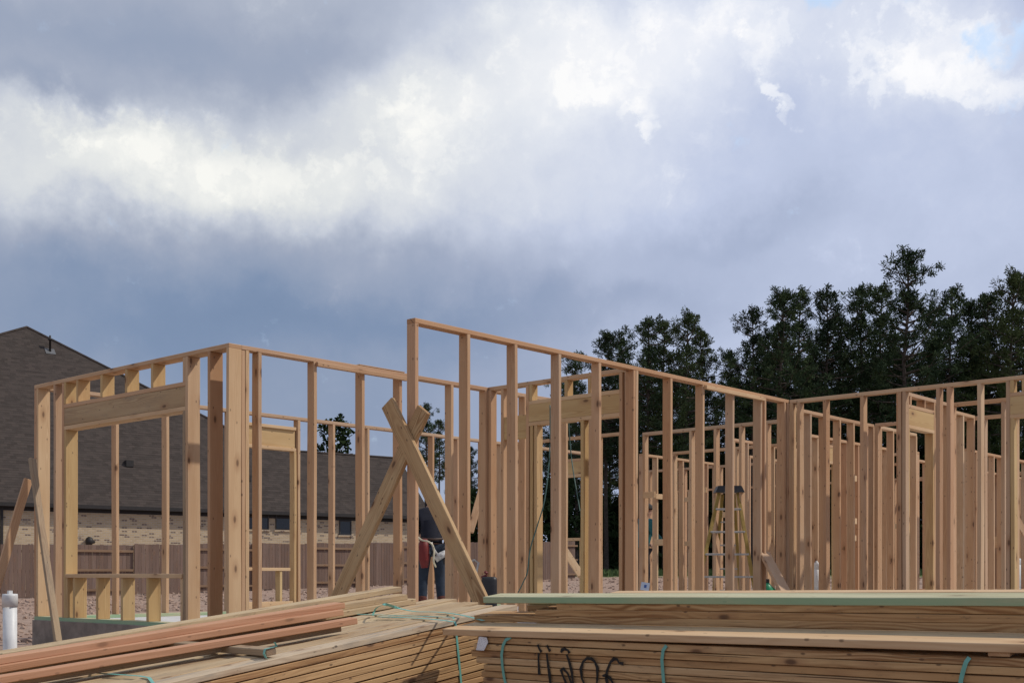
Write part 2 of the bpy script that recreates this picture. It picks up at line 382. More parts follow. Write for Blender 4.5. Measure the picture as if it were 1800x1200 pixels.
def build_ground():
    xs = []; v = -1200.
    def axis(lo, hi, fine0, fine1, step):
        a = [lo, lo*.6, lo*.3, lo*.15]; a = [q for q in a if q < fine0-5]
        t = fine0
        while t <= fine1: a.append(t); t += step
        t = fine1+step; s = step
        while t < hi: a.append(t); s *= 1.35; t += s
        a.append(hi); return sorted(a)
    xs = axis(-1200, 1200, -30, 30, .6); ys = axis(-200, 1500, -3, 62, .6)
    vs, fs = [], []
    for y in ys:
        for x in xs:
            z = ground_z(x, y)
            b = hB(x, y)
            if abs(x) < 60 and -5 < y < 90:
                z += (noise.noise((x*.5, y*.5, 0))*.05+noise.noise((x*1.7, y*1.7, 3))*.035)*(1 if b > 8 else .5)
            vs.append((x, y, z))
    nx = len(xs)
    for j in range(len(ys)-1):
        for i in range(nx-1): fs.append((j*nx+i, j*nx+i+1, (j+1)*nx+i+1, (j+1)*nx+i))
    o = solid('ground', vs, fs, SOIL, smooth=True); tag(o, kind='structure')
    # clods of turned soil
    rs = random.Random(4); vs, fs = [], []
    ico = [(0, 0, 1), (.9, 0, .2), (.28, .85, .2), (-.72, .52, .2), (-.72, -.52, .2), (.28, -.85, .2), (0, 0, -.6)]
    tri = [(0, 1, 2), (0, 2, 3), (0, 3, 4), (0, 4, 5), (0, 5, 1), (6, 2, 1), (6, 3, 2), (6, 4, 3), (6, 5, 4), (6, 1, 5)]
    n = 0
    while n < 14000:
        y = rs.uniform(9, 62); x = rs.uniform(-1, 1)*y*.5
        b = hB(x, y); a = x*A2D.x+y*A2D.y
        if b > 49 or b < 6.5: continue
        p = Vector((x, y))-P0; pa, pb = p.dot(A2D), p.dot(B2D)
        if -12 < pa < 6 and -.6 < pb < 17 and not (pa < -.1 and pb < 5.9): continue
        r = (.02+.085*rs.random()**3)*(1 if y < 25 else 1.3); z = ground_z(x, y); o = len(vs); n += 1
        rot = Matrix.Rotation(rs.uniform(0, 6.28), 3, 'X') @ Matrix.Rotation(rs.uniform(0, 6.28), 3, 'Y') @ Matrix.Rotation(rs.uniform(0, 6.28), 3, 'Z')
        for q in ico:
            g = rot @ Vector(q)*r*rs.uniform(.7, 1.25); vs.append((x+g.x, y+g.y, z+g.z*.7))
        fs += [tuple(i+o for i in t) for t in tri]
    o = solid('soil_clods', vs, fs, SOIL); tag(o, 'clods of reddish turned soil lying over the graded lot', 'soil', kind='stuff')
build_ground()

# ------------------------------------------------------------------ slab
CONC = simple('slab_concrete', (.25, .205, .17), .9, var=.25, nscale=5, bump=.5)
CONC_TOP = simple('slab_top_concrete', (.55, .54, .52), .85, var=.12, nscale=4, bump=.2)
def ab(a, b, z=0.): p = P0+A2D*a+B2D*b; return Vector((p.x, p.y, z))
A1LEN = t_at(PC, A2D, 60)
def build_slab():
    aL = (PC-P0).dot(A2D)+A1LEN
    poly = [(aL+.01, -.395), (-.02+2.02, -.395), (1.98, -.03), (-.015, -.03), (-.015, 6.15), (-9.5, 6.15), (-9.5, 16.5), (aL+.01, 16.5)]
    vs = [ab(a, b, ZB) for a, b in poly]+[ab(a, b, ZB-.75) for a, b in poly]
    n = len(poly); fs = [tuple(range(n-1, -1, -1))]+[(i, (i+1) % n, n+(i+1) % n, n+i) for i in range(n)]
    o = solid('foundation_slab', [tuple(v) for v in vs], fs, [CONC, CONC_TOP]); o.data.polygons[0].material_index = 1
    bm = bmesh.new(); bm.from_mesh(o.data); bmesh.ops.triangulate(bm, faces=[f for f in bm.faces if len(f.verts) > 4]); bmesh.ops.recalc_face_normals(bm, faces=bm.faces); bm.to_mesh(o.data); bm.free()
    tag(o, 'grey concrete house slab under the timber wall frames', 'foundation')
build_slab()

# ------------------------------------------------------------------ framed walls
ST, SD = .041, .099
class Wall:
    SD = SD
    """one stick-framed wall; d = direction of the wall line, inn = thickness direction; members become parts"""
    def __init__(s, p, d, L, inn, label, zt=ZT, zb=ZB, sill=TREAT, plate=True, plate_segs=None):
        s.p, s.d, s.L, s.inn, s.zt, s.zb = p, d, L, inn, zt, zb
        s.root = thing('framed_wall', frame((p.x, p.y, zb), V3(d), V3(inn), UP) if d.x*inn.y-d.y*inn.x > 0 else frame((p.x, p.y, zb), V3(d), V3(inn), UP) , label, 'wall frame', 'timber wall frames of the new house')
        MW[s.root.name] = Matrix.Translation((p.x, p.y, zb)); s.root.matrix_basis = MW[s.root.name]
        if plate:
            s.mem('top_plate', 0, L, zt-ST, zt, FIR, axis='d')
        s.mem('bottom_plate', 0, L, zb, zb+ST, sill, axis='d')
    def mem(s, name, t0, t1, z0, z1, m=FIR, n0=0., n1=None, axis='z', jit=0.):
        if n1 is None: n1 = s.SD
        c = V3(s.p+s.d*(t0+t1)/2+s.inn*(n0+n1)/2, (z0+z1)/2)
        D, I = V3(s.d), V3(s.inn)
        if axis == 'z': L, W, T, X, Y = z1-z0, n1-n0, t1-t0, UP, I
        else: L, W, T, X, Y = t1-t0, n1-n0, z1-z0, D, I
        Z = X.cross(Y)
        if jit:
            c += Vector((random.uniform(-jit, jit), random.uniform(-jit, jit), 0))
        if L > 1.2:
            return link(name, board_mesh(L, W, T, m, .0032 if axis == 'z' else .0022, 5 if axis == 'z' else 8, random.randint(0, 5)), frame(c, X, Y, Z), s.root)
        return link(name, board_mesh(L, W, T, m), frame(c, X, Y, Z), s.root)
    def stud(s, t, m=FIR, z0=None, z1=None, name='stud'):
        return s.mem(name, t, t+ST, s.zb+ST if z0 is None else z0, s.zt-ST if z1 is None else z1, m, random.uniform(-.002, .002), s.SD+random.uniform(-.002, .002))
    def studpx(s, *pxs, **kw):
        for px in pxs: s.stud(s.t(px), **kw)
    def t(s, px): return t_at(s.p, s.d, px)
    def z(s, px, py):
        q = s.p+s.d*s.t(px); return ZC+(HZ-py)*q.y/F_PX
    def auto(s, step=.4064, first=0., skip=(), m=FIR):
        t = first
        while t < s.L-ST*1.5:
            if not any(a < t+ST and t < b for a, b in skip): s.stud(t, m)
            t += step
        s.stud(s.L-ST, m)
    def opening(s, ta, tb, zh, hh=.19, sill=None, m=PINE, step=.4064, thick=True):
        """header between ta and tb with its bottom at zh, cripples over it, trimmers beside it and a sill with cripples"""
        s.stud(ta-ST*2); s.stud(tb+ST)
        s.stud(ta-ST, PINE, z1=zh, name='trimmer'); s.stud(tb, PINE, z1=zh, name='trimmer')
        s.mem('header_plate', ta-ST, tb+ST, zh, zh+ST, LIGHTP, axis='d')
        s.mem('header', ta-ST, tb+ST, zh+ST, zh+ST+hh, m, .004, SD-.004, axis='d')
        s.mem('header_plate', ta-ST, tb+ST, zh+ST+hh, zh+2*ST+hh, FIR, axis='d')
        top = zh+2*ST+hh
        if s.zt-ST-top > .05:
            t = ta
            while t < tb-ST: s.stud(t, FIR, z0=top, name='cripple_stud'); t += step
        if sill:
            s.mem('sill', ta, tb, sill-ST, sill, LIGHTP, axis='d')
            t = ta
            while t < tb-ST*.5: s.stud(min(t, tb-ST), PINE, z1=sill-ST, name='cripple_stud'); t += step
            s.stud(tb-ST, PINE, z1=sill-ST, name='cripple_stud')

# --- front wall of the left room (big window opening)
Wall.SD = .14
w = Wall(PC, A2D, A1LEN, B2D, 'nearest framed wall at left, with the big window opening and heavy header')
T = w.t
tw0, tw1 = T(322), T(112)                        # window opening
zh = w.z(320, 722); 
w.mem('header_plate', tw0-.03, tw1, w.z(320, 722), w.z(320, 722)+ST, LIGHTP, axis='d')
hb = w.z(320, 722)+ST
w.mem('header', tw0-.03, tw1, hb+.003, hb+.19, HEADW, .004, .138, axis='d')
w.mem('header_plate', tw0-.03, tw1, hb+.19, hb+.19+ST, FIR, axis='d')
for px in (137, 179.5, 223, 269): w.stud(T(px), PINE, z0=hb+.19+ST, name='cripple_stud')
w.stud(tw1-ST, PINE, z0=hb+.19+ST, name='cripple_stud')
w.stud(tw0-.03, FIR, z0=hb+.19+ST, name='cripple_stud')
w.stud(tw0-.03, GREY, z1=w.z(320, 722), name='trimmer'); w.stud(tw1-ST, PINE, z1=w.z(320, 722), name='trimmer')
w.stud(tw0-.03-ST-.002)
sz = w.z(200, 1008)
w.mem('sill', tw0+.01, tw1-ST, sz-ST, sz, LIGHTP, -.012, .152, axis='d')
for px in (131, 172, 215.5, 261): w.stud(T(px), PINE, z1=sz-ST, name='cripple_stud')
w.stud(tw1-ST*2-.002, PINE, z1=sz-ST, name='cripple_stud'); w.stud(tw0+.01, LIGHTP, z1=sz-ST, name='cripple_stud')
w.stud(T(112)); w.studpx(97)
w.stud(A1LEN-ST); w.stud(A1LEN-2*ST-.002, LIGHTP)
w.stud(T(369)); w.stud(0, LIGHTP)
# --- side wall of the left room
Wall.SD = SD
B1L = t_at(PC, B2D, 860)
w = Wall(PC+B2D*.141, B2D, B1L+1.25, A2D, 'framed side wall running back from the left corner post behind the crossed boards')
w.stud(0); w.stud(ST+.001, LIGHTP)
w.studpx(454, 551, 636, 702, 793)
w.stud(w.t(862)-ST*2); w.stud(w.t(862)); w.studpx(922, 950); w.stud(w.L-ST)
w.mem('splice_plate', w.t(554), w.t(712), ZT-2*ST-.004, ZT-ST-.004, FIR, -ST, 0-.002, axis='d')
w.mem('plate_lap', w.t(632), w.t(712), ZT+.002, ZT+.012, FIR, 0, SD, axis='d')
# --- back wall of the left room
PK = PC+A2D*(A1LEN-SD)
BKL = t_at(PK, B2D, 848)
w = Wall(PK+B2D*(SD+.001), B2D, BKL-SD+2.6, A2D, 'far framed wall of the left room, with the small high window header', zt=ZT-.01)
w.studpx(204, 292, 412-10, 585, 646, 760, 804)
w.stud(w.t(524)); w.stud(w.t(519)-.02, PINE, z1=w.z(519, 793), name='trimmer')
for q in (848, 880): w.studpx(q)
zt_ = w.z(518, 793)
w.mem('header_plate', w.t(408), w.t(521), zt_, zt_+ST, LIGHTP, axis='d'); w.mem('header', w.t(408), w.t(521), zt_+ST, zt_+ST+.235, PINE, .03, SD-.004, axis='d')
w.mem('header_plate', w.t(408), w.t(521), zt_+ST+.235, zt_+2*ST+.235, LIGHTP, axis='d')
zs_ = w.z(450, 997)
w.mem('sill', w.t(405), w.t(510), zs_-ST, zs_, LIGHTP, -.01, SD, axis='d')
for q in (420, 492): w.stud(w.t(q), PINE, z1=zs_-ST, name='cripple_stud')
w.mem('cleat', w.t(410), w.t(512), ZB+ST+.02, ZB+ST+.11, LIGHTP, -.04, -.002, axis='d')
# --- tall-looking right front wall (free end toward the camera)
B2L = (P3-P0).dot(B2D)
w = Wall(P0, B2D, B2L, A2D, 'long framed wall in the middle whose free end stands by the crossed boards')
for i in range(11):
    t = .61*i if i < 10 else B2L-ST
    w.stud(t)
w.stud(.61*5-ST-.002); w.stud(B2L-ST*3); w.stud(.61*9+.09)
w.mem('splice_plate', .61*7+.02, .61*9+.04, ZT-2*ST-.003, ZT-ST-.003, LIGHTP, -ST, -.002, axis='d')
# --- cross wall between the two, door opening
q = P0+B2D*(.61*5)+A2D*(SD+.001)
w = Wall(q+A2D*(2.02-SD-.002), -A2D, 2.02-SD-.004, B2D, 'short framed cross wall with a doorway header, joining the middle wall and the side wall')
td0, td1 = w.t(946), w.t(1030)
zd = w.z(1000, 741)
w.mem('header_plate', w.t(929), w.t(1090), zd, zd+ST, LIGHTP, axis='d'); w.mem('header', w.t(929), w.t(1090), zd+ST+.002, zd+ST+.19, PINE, .003, SD-.003, axis='d')
w.mem('header_plate', w.t(929), w.t(1090), zd+ST+.19, zd+ST*2+.19, LIGHTP, axis='d')
for px in (930, 992, 1033): w.stud(w.t(px), PINE, z0=zd+2*ST+.19, name='cripple_stud')
w.stud(w.t(929)-ST); w.stud(w.t(931), PINE, z1=zd, name='trimmer'); w.stud(w.t(935)+.03, PINE, z1=zd, name='trimmer'); w.stud(w.t(1020), PINE, z1=zd, name='trimmer'); w.stud(w.t(1034), FIR, z1=zd, name='trimmer')
w.stud(w.t(1088)); w.stud(w.t(880)); w.stud(.002); w.stud(w.L-ST)
w.mem('header', w.t(882), w.t(927), zd-.12, zd+.13, PINE, .01, SD-.003, axis='d')
# --- right front wall toward the camera's right
A3L = 3.6
w = Wall(P3-A2D*.001, -A2D, A3L, B2D, 'nearest framed wall at right, its top plate rising to the edge of the picture')
w.stud(0, LIGHTP); w.stud(SD)
w.studpx(1446.5, 1512, 1578, 1645, 1717.5, 1768)
w.stud(w.t(1578)+ST+.01); w.stud(w.t(1645)+.12, FIR)
zd = w.z(1780, 735)
w.stud(w.t(1768)+ST+.005, PINE, z1=zd, name='trimmer')
w.mem('header_plate', w.t(1768)+ST, A3L, zd, zd+ST, LIGHTP, axis='d'); w.mem('header', w.t(1768)+ST, A3L, zd+ST, zd+ST+.19, PINE, .003, SD-.003, axis='d')
w.mem('header_plate', w.t(1768)+ST, A3L, zd+ST+.19, zd+2*ST+.19, FIR, axis='d')
for px in (1775, 1796): w.stud(w.t(px), PINE, z0=zd+2*ST+.19, name='cripple_stud')
w.stud(A3L-ST)

def pxwall(label, d, px0, py0, px1, step=.4064, opening=None, first=0., blocks=()):
    """an inner wall found from the top of its plate: (px0, py0) gives its distance, px1 its other end"""
    Z = F_PX*2.08/(HZ-py0); p = Vector(((px0-900)/F_PX*Z, Z))
    L = t_at(p, d, px1)
    inn = A2D if d == B2D else B2D
    w = Wall(p, d, L, inn, label, sill=FIR)
    skip = ()
    if opening:
        a, b, zh, sill, hh = opening
        ta, tb = w.t(a), w.t(b)
        skip = ((ta-ST*2, tb+ST*2),)
        zh = w.z((a+b)/2, zh); sl_ = w.z((a+b)/2, sill) if sill else None
        w.opening(ta, tb, zh, hh, sl_)
    w.auto(step, first, skip)
    for px, py in blocks:
        z = w.z(px, py); t = w.t(px)
        w.mem('block', t, t+.2, z-.045, z+.045, LIGHTP, -ST, -.002, axis='d')
    return w
MA = -A2D
pxwall('inner framed wall behind the middle wall, just left of the stepladder', MA, 1129, 760, 1392, blocks=((1133, 870), (1153, 953)))
pxwall('deeper inner framed wall running back behind the stepladder', B2D, 1131, 797, 1262, blocks=((1150, 872),))
pxwall('far inner framed wall across the back, seen past the stepladder', MA, 1182, 794, 1420, blocks=((1225, 862), (1260, 905), (1385, 860)))
pxwall('inner framed wall starting beside the inner corner post and running back', B2D, 1397, 716, 1537)
pxwall('short inner framed wall turning right behind the second stud of the right wall', MA, 1538, 744, 1650)
pxwall('inner framed wall with a boxed header, deep between the corner post and the right wall', B2D, 1422, 762, 1540, opening=(1442, 1472, 814, None, .2), blocks=((1492, 840), (1492, 915), (1491, 945)))
pxwall('inner framed wall with a doorway header, starting at the right front wall', B2D, 1590, 687, 1669, opening=(1600, 1640, 757, None, .19))
pxwall('inner framed wall behind the right front wall, level with its plate', MA, 1670, 708, 1835, step=.61)
pxwall('inner framed wall running back beyond the doorway at right', B2D, 1671, 719, 1714)
pxwall('second inner framed wall behind the right front wall, lower in view', MA, 1672, 735, 1850)
pxwall('far framed wall of the house behind the right rooms', B2D, 1598, 804, 1850)
pxwall('far framed wall with a window opening, seen through the middle cross wall', MA, 905, 777, 1110, opening=(985, 1022, 838, 945, .19))
pxwall('far framed wall at the back between the corner post and the doorway', MA, 1440, 822, 1610)
pxwall('inner framed wall running back beyond the short right turn', B2D, 1548, 748, 1612)

pxwall('low looking inner framed wall far behind the stepladder, running left to right', MA, 1140, 826, 1430, blocks=((1205, 878), (1205, 955), (1300, 900), (1345, 930)))
pxwall('inner framed wall running back behind the stepladder top', B2D, 1290, 770, 1402)
pxwall('inner framed wall deep behind the corner post, running back', B2D, 1318, 800, 1400)
pxwall('inner framed wall across the rooms just right of the corner post', MA, 1402, 808, 1612, blocks=((1425, 880), (1530, 870), (1560, 925), (1470, 938)))
pxwall('inner framed wall running back behind the second stud of the right wall', B2D, 1452, 802, 1562)
pxwall('inner framed wall across the far right rooms, lowest in view', MA, 1602, 842, 1862, blocks=((1625, 900), (1690, 915), (1745, 905), (1780, 930)))
pxwall('inner framed wall running back at the far right edge of the picture', B2D, 1700, 788, 1806)
pxwall('back outer framed wall of the house, furthest of all', MA, 1185, 862, 1862)
pxwall('inner framed wall running back between the right wall studs and the doorway', B2D, 1500, 776, 1560)

# ------------------------------------------------------------------ lumber stacks
def boards_label(o, label, group=None): return tag(o, label, 'board', group)
F0 = at(905, 1062, 8.0)                           # far front top edge of the left stack
# left stack: local x = -BT (toward the camera), y = A (toward the back), z = NN
XL = -BT
def lp(s, a, n): return F0+XL*s+A3*a+NN*n
def build_left_stack():
    r = thing('lumber_stack', frame(lp(2.4, .6, -.66), XL, -A3, NN) if False else Matrix.Translation(lp(2.4, .6, -.66)), 'sloping stack of yellow lumber at lower left, banded with teal strap', 'lumber stack')
    rs = random.Random(5); LEN, LAY = 4.88, 14
    tt = .0358
    for i in range(LAY):
        W = .14; n = 9
        for j in range(n):
            if 1 < j < n-1 and 1 < i < LAY-1: continue
            off = rs.uniform(-.02, .16) if i else rs.uniform(-.26, .12)
            a0 = .07+j*.1465+(rs.uniform(-.007, .004) if j == 0 else 0)
            z = -(i+.5)*(tt+.005)-.002
            if i == 0 and j: z += rs.uniform(-.004, .009)
            m = WANE if i == 0 and j == 0 else PTOP if i == 0 else PILE
            board('board', lp(off, a0, z), lp(off+LEN, a0+rs.uniform(-.01, .01)*(1 if i == 0 else .4), z), W, tt, m, NN, r, .004, 10, ('L', i, j % 3, rs.randint(0, 3)))
    for s in (.5, 2.3, 4.2):
        board('sleeper', lp(s, -.02, -.62), lp(s, 1.32, -.62), .089, .089, GREY, NN, r)
    # strap down the front face and over the top
    zz = [Vector(onplane(x, y, lp(0, -.006, 0), A3)) for x, y in ((801, 1096), (803, 1120), (806, 1150), (809, 1180), (812, 1215))]
    top = [lp((zz[0]-F0).dot(XL), a, .006) for a in (1.25, .8, .4, .1, .01)]
    MB().ribbon(top+[zz[0]+NN*-.004]+zz[1:], XL, .017).build('strap', STRAP, parent=None if False else r, M=Matrix.Identity(4))
    q = [onplane(x, y, lp(0, 0, .012), NN) for x, y in ((120, 1178), (170, 1182), (215, 1185), (245, 1187), (262, 1190))]+[onplane(x, y, lp(0, -.008, 0), A3) for x, y in ((272, 1204), (278, 1225))]
    MB().ribbon(q, XL, .018).build('strap', STRAP, M=Matrix.Identity(4), parent=r)
    return r
build_left_stack()
# loose strap lying on the left stack
def strap_on_top(pts, label, hs):
    q = [onplane(x, y, lp(0, 0, h), NN) for (x, y), h in zip(pts, hs)]
    # refine the curve
    f = []
    for i in range(len(q)-1):
        p0, p1, p2, p3 = q[max(i-1, 0)], q[i], q[i+1], q[min(i+2, len(q)-1)]
        for j in range(5):
            t = j/5; f.append(.5*((2*p1)+(p2-p0)*t+(2*p0-5*p1+4*p2-p3)*t*t+(3*p1-p0-3*p2+p3)*t**3))
    f.append(q[-1])
    o = MB().ribbon([p-f[0] for p in f], (BT+A3*.2), .02).build('loose_strap', STRAP, M=Matrix.Translation(f[0]))
    tag(o, label, 'strap', 'loose teal straps')
strap_on_top([(655, 1081), (660, 1070), (668, 1064), (680, 1062), (700, 1068), (730, 1074), (770, 1075), (810, 1080), (850, 1090)], 'teal strap curling up over the top of the left lumber stack', [.01, .05, .09, .09, .04, .02, .015, .012, .012])
strap_on_top([(664, 1083), (700, 1084), (740, 1086), (775, 1089), (797, 1092)], 'flat teal strap lying straight across the left lumber stack, in front of the curled one', [.012]*5)
def loose(name, label, pa, pb, na, nb, W, m, ext=1.6, group='loose boards on the left stack', T=.0381, up=None, key=None):
    """pa is the right end's front top corner, pb a point on the front top edge nearer the camera"""
    a = onplane(*pa, lp(0, 0, na), NN); b = onplane(*pb, lp(0, 0, nb), NN)
    d = (b-a).normalized(); L = (b-a).length+ext
    side = NN.cross(d); side = side if side.dot(A3) > 0 else -side
    c = side*(W/2)-NN*(T/2)
    o = board(name, a+c, a+d*L+c, W, T, m, NN, None, .004, 10, key or label)
    return boards_label(o, label, group)
loose('loose_board', 'pink board lying alone in front, its right end furthest right of the pink boards', (628, 1084.5), (0, 1189), .094, .094, .089, REDW)
loose('loose_board', 'support board under the lone front pink board', (600, 1098), (60, 1189), .055, .055, .06, GREY)
loose('loose_board', 'lower pink board of the stacked pair, its right end cut slanting', (604, 1070.5), (0, 1170), .080, .080, .12, REDW)
loose('loose_board', 'upper pink board of the stacked pair, topmost of the pink boards', (606, 1058), (0, 1156), .118, .118, .14, REDW)
loose('loose_board', 'pale yellow board lying highest, behind the pink boards, sticking out beyond them', (706, 1031), (0, 1147), .118, .118, .14, PTOP)
loose('loose_board', 'yellow board second from the top behind the pink boards', (716, 1044), (180, 1130), .078, .078, .14, PTOP)
loose('loose_board', 'yellow board third from the top behind the pink boards', (732, 1052), (300, 1128), .038, .038, .14, PTOP)
# short dark stick across the left stack
a = onplane(476, 1139, lp(0, 0, .05), NN); b = onplane(330, 1128, lp(0, 0, .05), NN)
o = board('sticker_board', a-NN*.02, a+(b-a)*1.6-NN*.02, .07, .0381, GREY, NN, None, .002, 4, 'stick'); boards_label(o, 'short dark weathered stick lying across the left stack with a strap on its end')
e = a-NN*.02
MB().ribbon([V-e for V in (e+NN*-.03+XL*.03, e-NN*.024+XL*.045+A3*-.01, e+XL*.05, e+NN*.024+XL*.04, e+NN*.026-XL*.04, e+NN*.05-XL*.03)], (b-a).normalized(), .018).build('strap_loop', STRAP, M=Matrix.Translation(e), parent=o)

# right stack: local x = RA (to the right, a touch upward), y = BT (away), z
R0 = at(836, 1117, 7.0)
RA = (-A3+UP*.0115).normalized(); RN = (NN-RA*NN.dot(RA)).normalized(); RB = RN.cross(RA)
def rp(s, b, n): return R0+RA*s+RB*b+RN*n
def build_right_stack():
    r = thing('lumber_stack', Matrix.Translation(rp(2.4, .6, -.62)), 'banded stack of tan lumber at lower right with black painted numbers on its side', 'lumber stack')
    rs = random.Random(9); LEN, tt = 4.88, .0358
    for i in range(14):
        for j in range(9):
            if 1 < j < 8 and 1 < i < 13: continue
            off = rs.uniform(-.03, .045) if i not in (2,) else -.06
            z = -(i+.5)*(tt+.0047)-.002
            b0 = .07+j*.142+(rs.uniform(.002, .010) if j == 0 else 0)
            board('board', rp(off, b0, z), rp(off+LEN, b0, z-.0066*LEN), .14, tt, PILE, RN, r, .0032, 12, ('R', i, j % 3, rs.randint(0, 3)))
    for s in (.4, 2.3, 4.3): board('sleeper', rp(s, -.02, -.615), rp(s, 1.32, -.615), .089, .089, GREY, RN, r)
    P = rp(0, -.006, 0)
    for pts in (((897, 1119), (889, 1124), (884, 1134), (881.5, 1150), (883, 1170), (886, 1190), (892, 1215)),
                ((1170, 1134), (1165.5, 1142), (1163.5, 1160), (1165, 1180), (1168, 1215)),
                ((1703, 1155), (1698, 1163), (1694, 1175), (1690, 1190), (1686, 1215))):
        q = [onplane(x, y, P, RB) for x, y in pts]
        q = [q[0]+RB*.05+RN*.004]+[q[0]]+q[1:] if False else q
        MB().ribbon([q[0]+RB*.008]+q[1:], RA, .019).build('strap', STRAP, M=Matrix.Identity(4), parent=r)
    # spray painted number 11206 on the boards' edges, cut by the foot of the frame
    Q = rp(0, -.0042, 0); mb = MB()
    strokes = [[(945, 1132), (948, 1140), (952, 1145)], [(947, 1147), (946.5, 1160), (948, 1185)],
               [(961, 1133), (964, 1139), (967, 1144)], [(961, 1147), (963, 1165), (966, 1185), (969, 1215)],
               [(986, 1146), (988, 1141), (993, 1139.5), (998, 1142), (1001, 1147)], [(996, 1149), (1001, 1163), (1005, 1180), (1007, 1198), (1003, 1210), (996, 1202), (989, 1186), (986, 1177), (990, 1174), (998, 1183), (1010, 1215)],
               [(1046, 1162), (1040, 1157), (1032, 1156), (1025, 1162), (1021, 1175), (1023, 1192), (1030, 1207), (1040, 1213), (1049, 1204), (1050, 1188), (1050, 1172), (1045, 1161)],
               [(1096, 1166), (1088, 1164), (1085, 1158), (1079, 1157), (1073, 1163), (1067, 1178), (1066, 1193), (1070, 1213)], [(1059, 1187), (1064, 1186), (1072, 1190), (1079, 1203), (1082, 1215)]]
    for st in strokes:
        q = [onplane(x, y, Q, RB) for x, y in st]
        o = len(mb.v)
        for i, p in enumerate(q):
            d = (q[min(i+1, len(q)-1)]-q[max(i-1, 0)]).normalized(); sd = d.cross(RB)
            w_ = .0078*(1+.3*math.sin(i*2.1+len(st)))
            for a in (-1, 1):
                for dd in (0, .0012): mb.v.append(tuple(p+sd*w_*a-RB*dd))
        for i in range(len(q)-1):
            k = o+i*4; n = k+4
            mb.f += [(k+1, k+3, n+3, n+1), (k, k+1, n+1, n), (k+2, n+2, n+3, k+3), (k, n, n+2, k+2)]
    mb.build('painted_number', simple('black_spray', (.02, .018, .016), .8, var=.4, nscale=60), M=Matrix.Identity(4), parent=r)
    # stapled paper tag
    t = [onplane(x, y, rp(0, -.01, 0), RB) for x, y in ((839, 1141), (842, 1118), (855, 1119.5), (858, 1128), (853, 1142))]
    c = sum(t, Vector())/5
    vs = [tuple(p-RB*(.012 if i in (0, 4) else 0)) for i, p in enumerate(t)]; vs += [tuple(Vector(p)+RB*.0015) for p in vs]
    fs = [(0, 1, 2, 3, 4), (9, 8, 7, 6, 5)]+[(i, i+5, (i+1) % 5+5, (i+1) % 5) for i in range(5)]
    def paper():
        m, k, b = mat_new('tag_paper'); tc = k.node('ShaderNodeTexCoord').outputs['Object']
        n = k.noise(k.vm('MULTIPLY', tc, (120, 120, 320)), 1., 2)
        c_ = k.mix(k.rng(n, .52, .62, 0., .5), (.72, .71, .72), (.2, .2, .24)); k.l.new(c_, b.inputs['Base Color']); b.inputs['Roughness'].default_value = .7; return m
    solid('paper_tag', vs, fs, paper(), parent=r)
build_right_stack()
def on_right(name, label, px, py, bd, n, W, m, L=4.9, T=.0381, key=None, skew=0., grp='loose boards on the right stack', warp=.004):
    """loose board on the right stack: left end at column px, bd behind the front face, top at height n"""
    Pp = rp(0, bd, n); q = onplane(px, py, Pp, RN)
    s = (q-R0).dot(RA)
    o = board(name, rp(s, bd+W/2, n-T/2), rp(s+L, bd+W/2+skew, n-T/2), W, T, m, RN, None, warp, 12, key or label)
    return boards_label(o, label, grp)
on_right('loose_board', 'bright tan board along the front edge of the right stack, sticking out at left', 776, 1105, -.012, .038, .14, LIGHTP, 5.2, warp=.0015)
o = board('spacer_block', rp(3.0, .0, -.0095), rp(3.0, .10, -.0095), .09, .0185, LIGHTP, RN, None); tag(o, 'small wood block under the bright front board above the right strap', 'block')
o = board('spacer_strip', rp(4.3, .02, -.014), rp(4.3, 1.1, -.014), .04, .027, GREY, RN, None); tag(o, 'thin spacer strip under the bright front board, outside the right frame edge', 'spacer')
on_right('loose_board', 'grey brown board lying flat right behind the bright front board, low at the left', 816, 1097, .134, .037, .132, PTOP, 5.0, warp=.0015)
on_right('loose_board', 'lowest raised tan board with the big knot, left end beside the strap', 851, 1077, .27, .0755, .184, KNOTTY, 5.0, key='tier1', warp=.0018)
on_right('loose_board', 'second raised tan board, above the board with the big knot', 958, 1067, .27, .1140, .184, PILE, 4.8, key='tier2', warp=.0018)
on_right('loose_board', 'third raised tan board, directly under the upper green board', 986, 1058, .272, .1525, .184, PILE, 4.8, key='tier3', warp=.0018)
on_right('loose_board', 'raised pale board behind the raised tan boards, its left end tapered', 917, 1064, .47, .1140, .14, PTOP, 4.9)
on_right('loose_board', 'lower green treated board, tucked under the upper one', 906, 1056, .47, .1525, .184, TREAT, 4.9)
on_right('loose_board', 'upper green treated board running along the top of the right stack', 889, 1040, .262, .1915, .165, TREAT, 5.1, warp=.002)
on_right('loose_board', 'pale board lying furthest back on the right stack, behind the green ones', 1092, 1036, .437, .1915, .09, LIGHTP, 4.2, warp=.002)

# ------------------------------------------------------------------ braces and leaning boards
def pxboard(name, label, a, Za, b, Zb, W, T, m, up, group=None, key=None):
    o = board(name, at(*a, Za), at(*b, Zb), W, T, m, up, None, .003, 8, key or label); return tag(o, label, 'board', group)
def brace(label, a, b, off, key):
    P = V3(P0, 0)-B3*off
    p, q = onplane(*a, P, B3), onplane(*b, P, B3)
    tag(board('brace_board', p, q, .142, .0381, BRACE, -B3, None, .003, 8, key), label, 'board', 'crossed boards at the wall end')
brace('crossed board leaning down to the right, in front of the other', (682, 708), (849, 1062), .062, 'br1')
brace('crossed board leaning down to the left, behind the other', (745, 719), (587, 1065), .022, 'br2')
ZA = (PC+A2D*A1LEN).y
pxboard('brace_board', 'weathered board leaning from the left corner post down to the slab edge', (56, 806), ZA-.55, (102, 1128), ZA-1.6, .07, .0381, GREY, Vector((.75, -.6, 0)), 'boards leaning on the left corner')
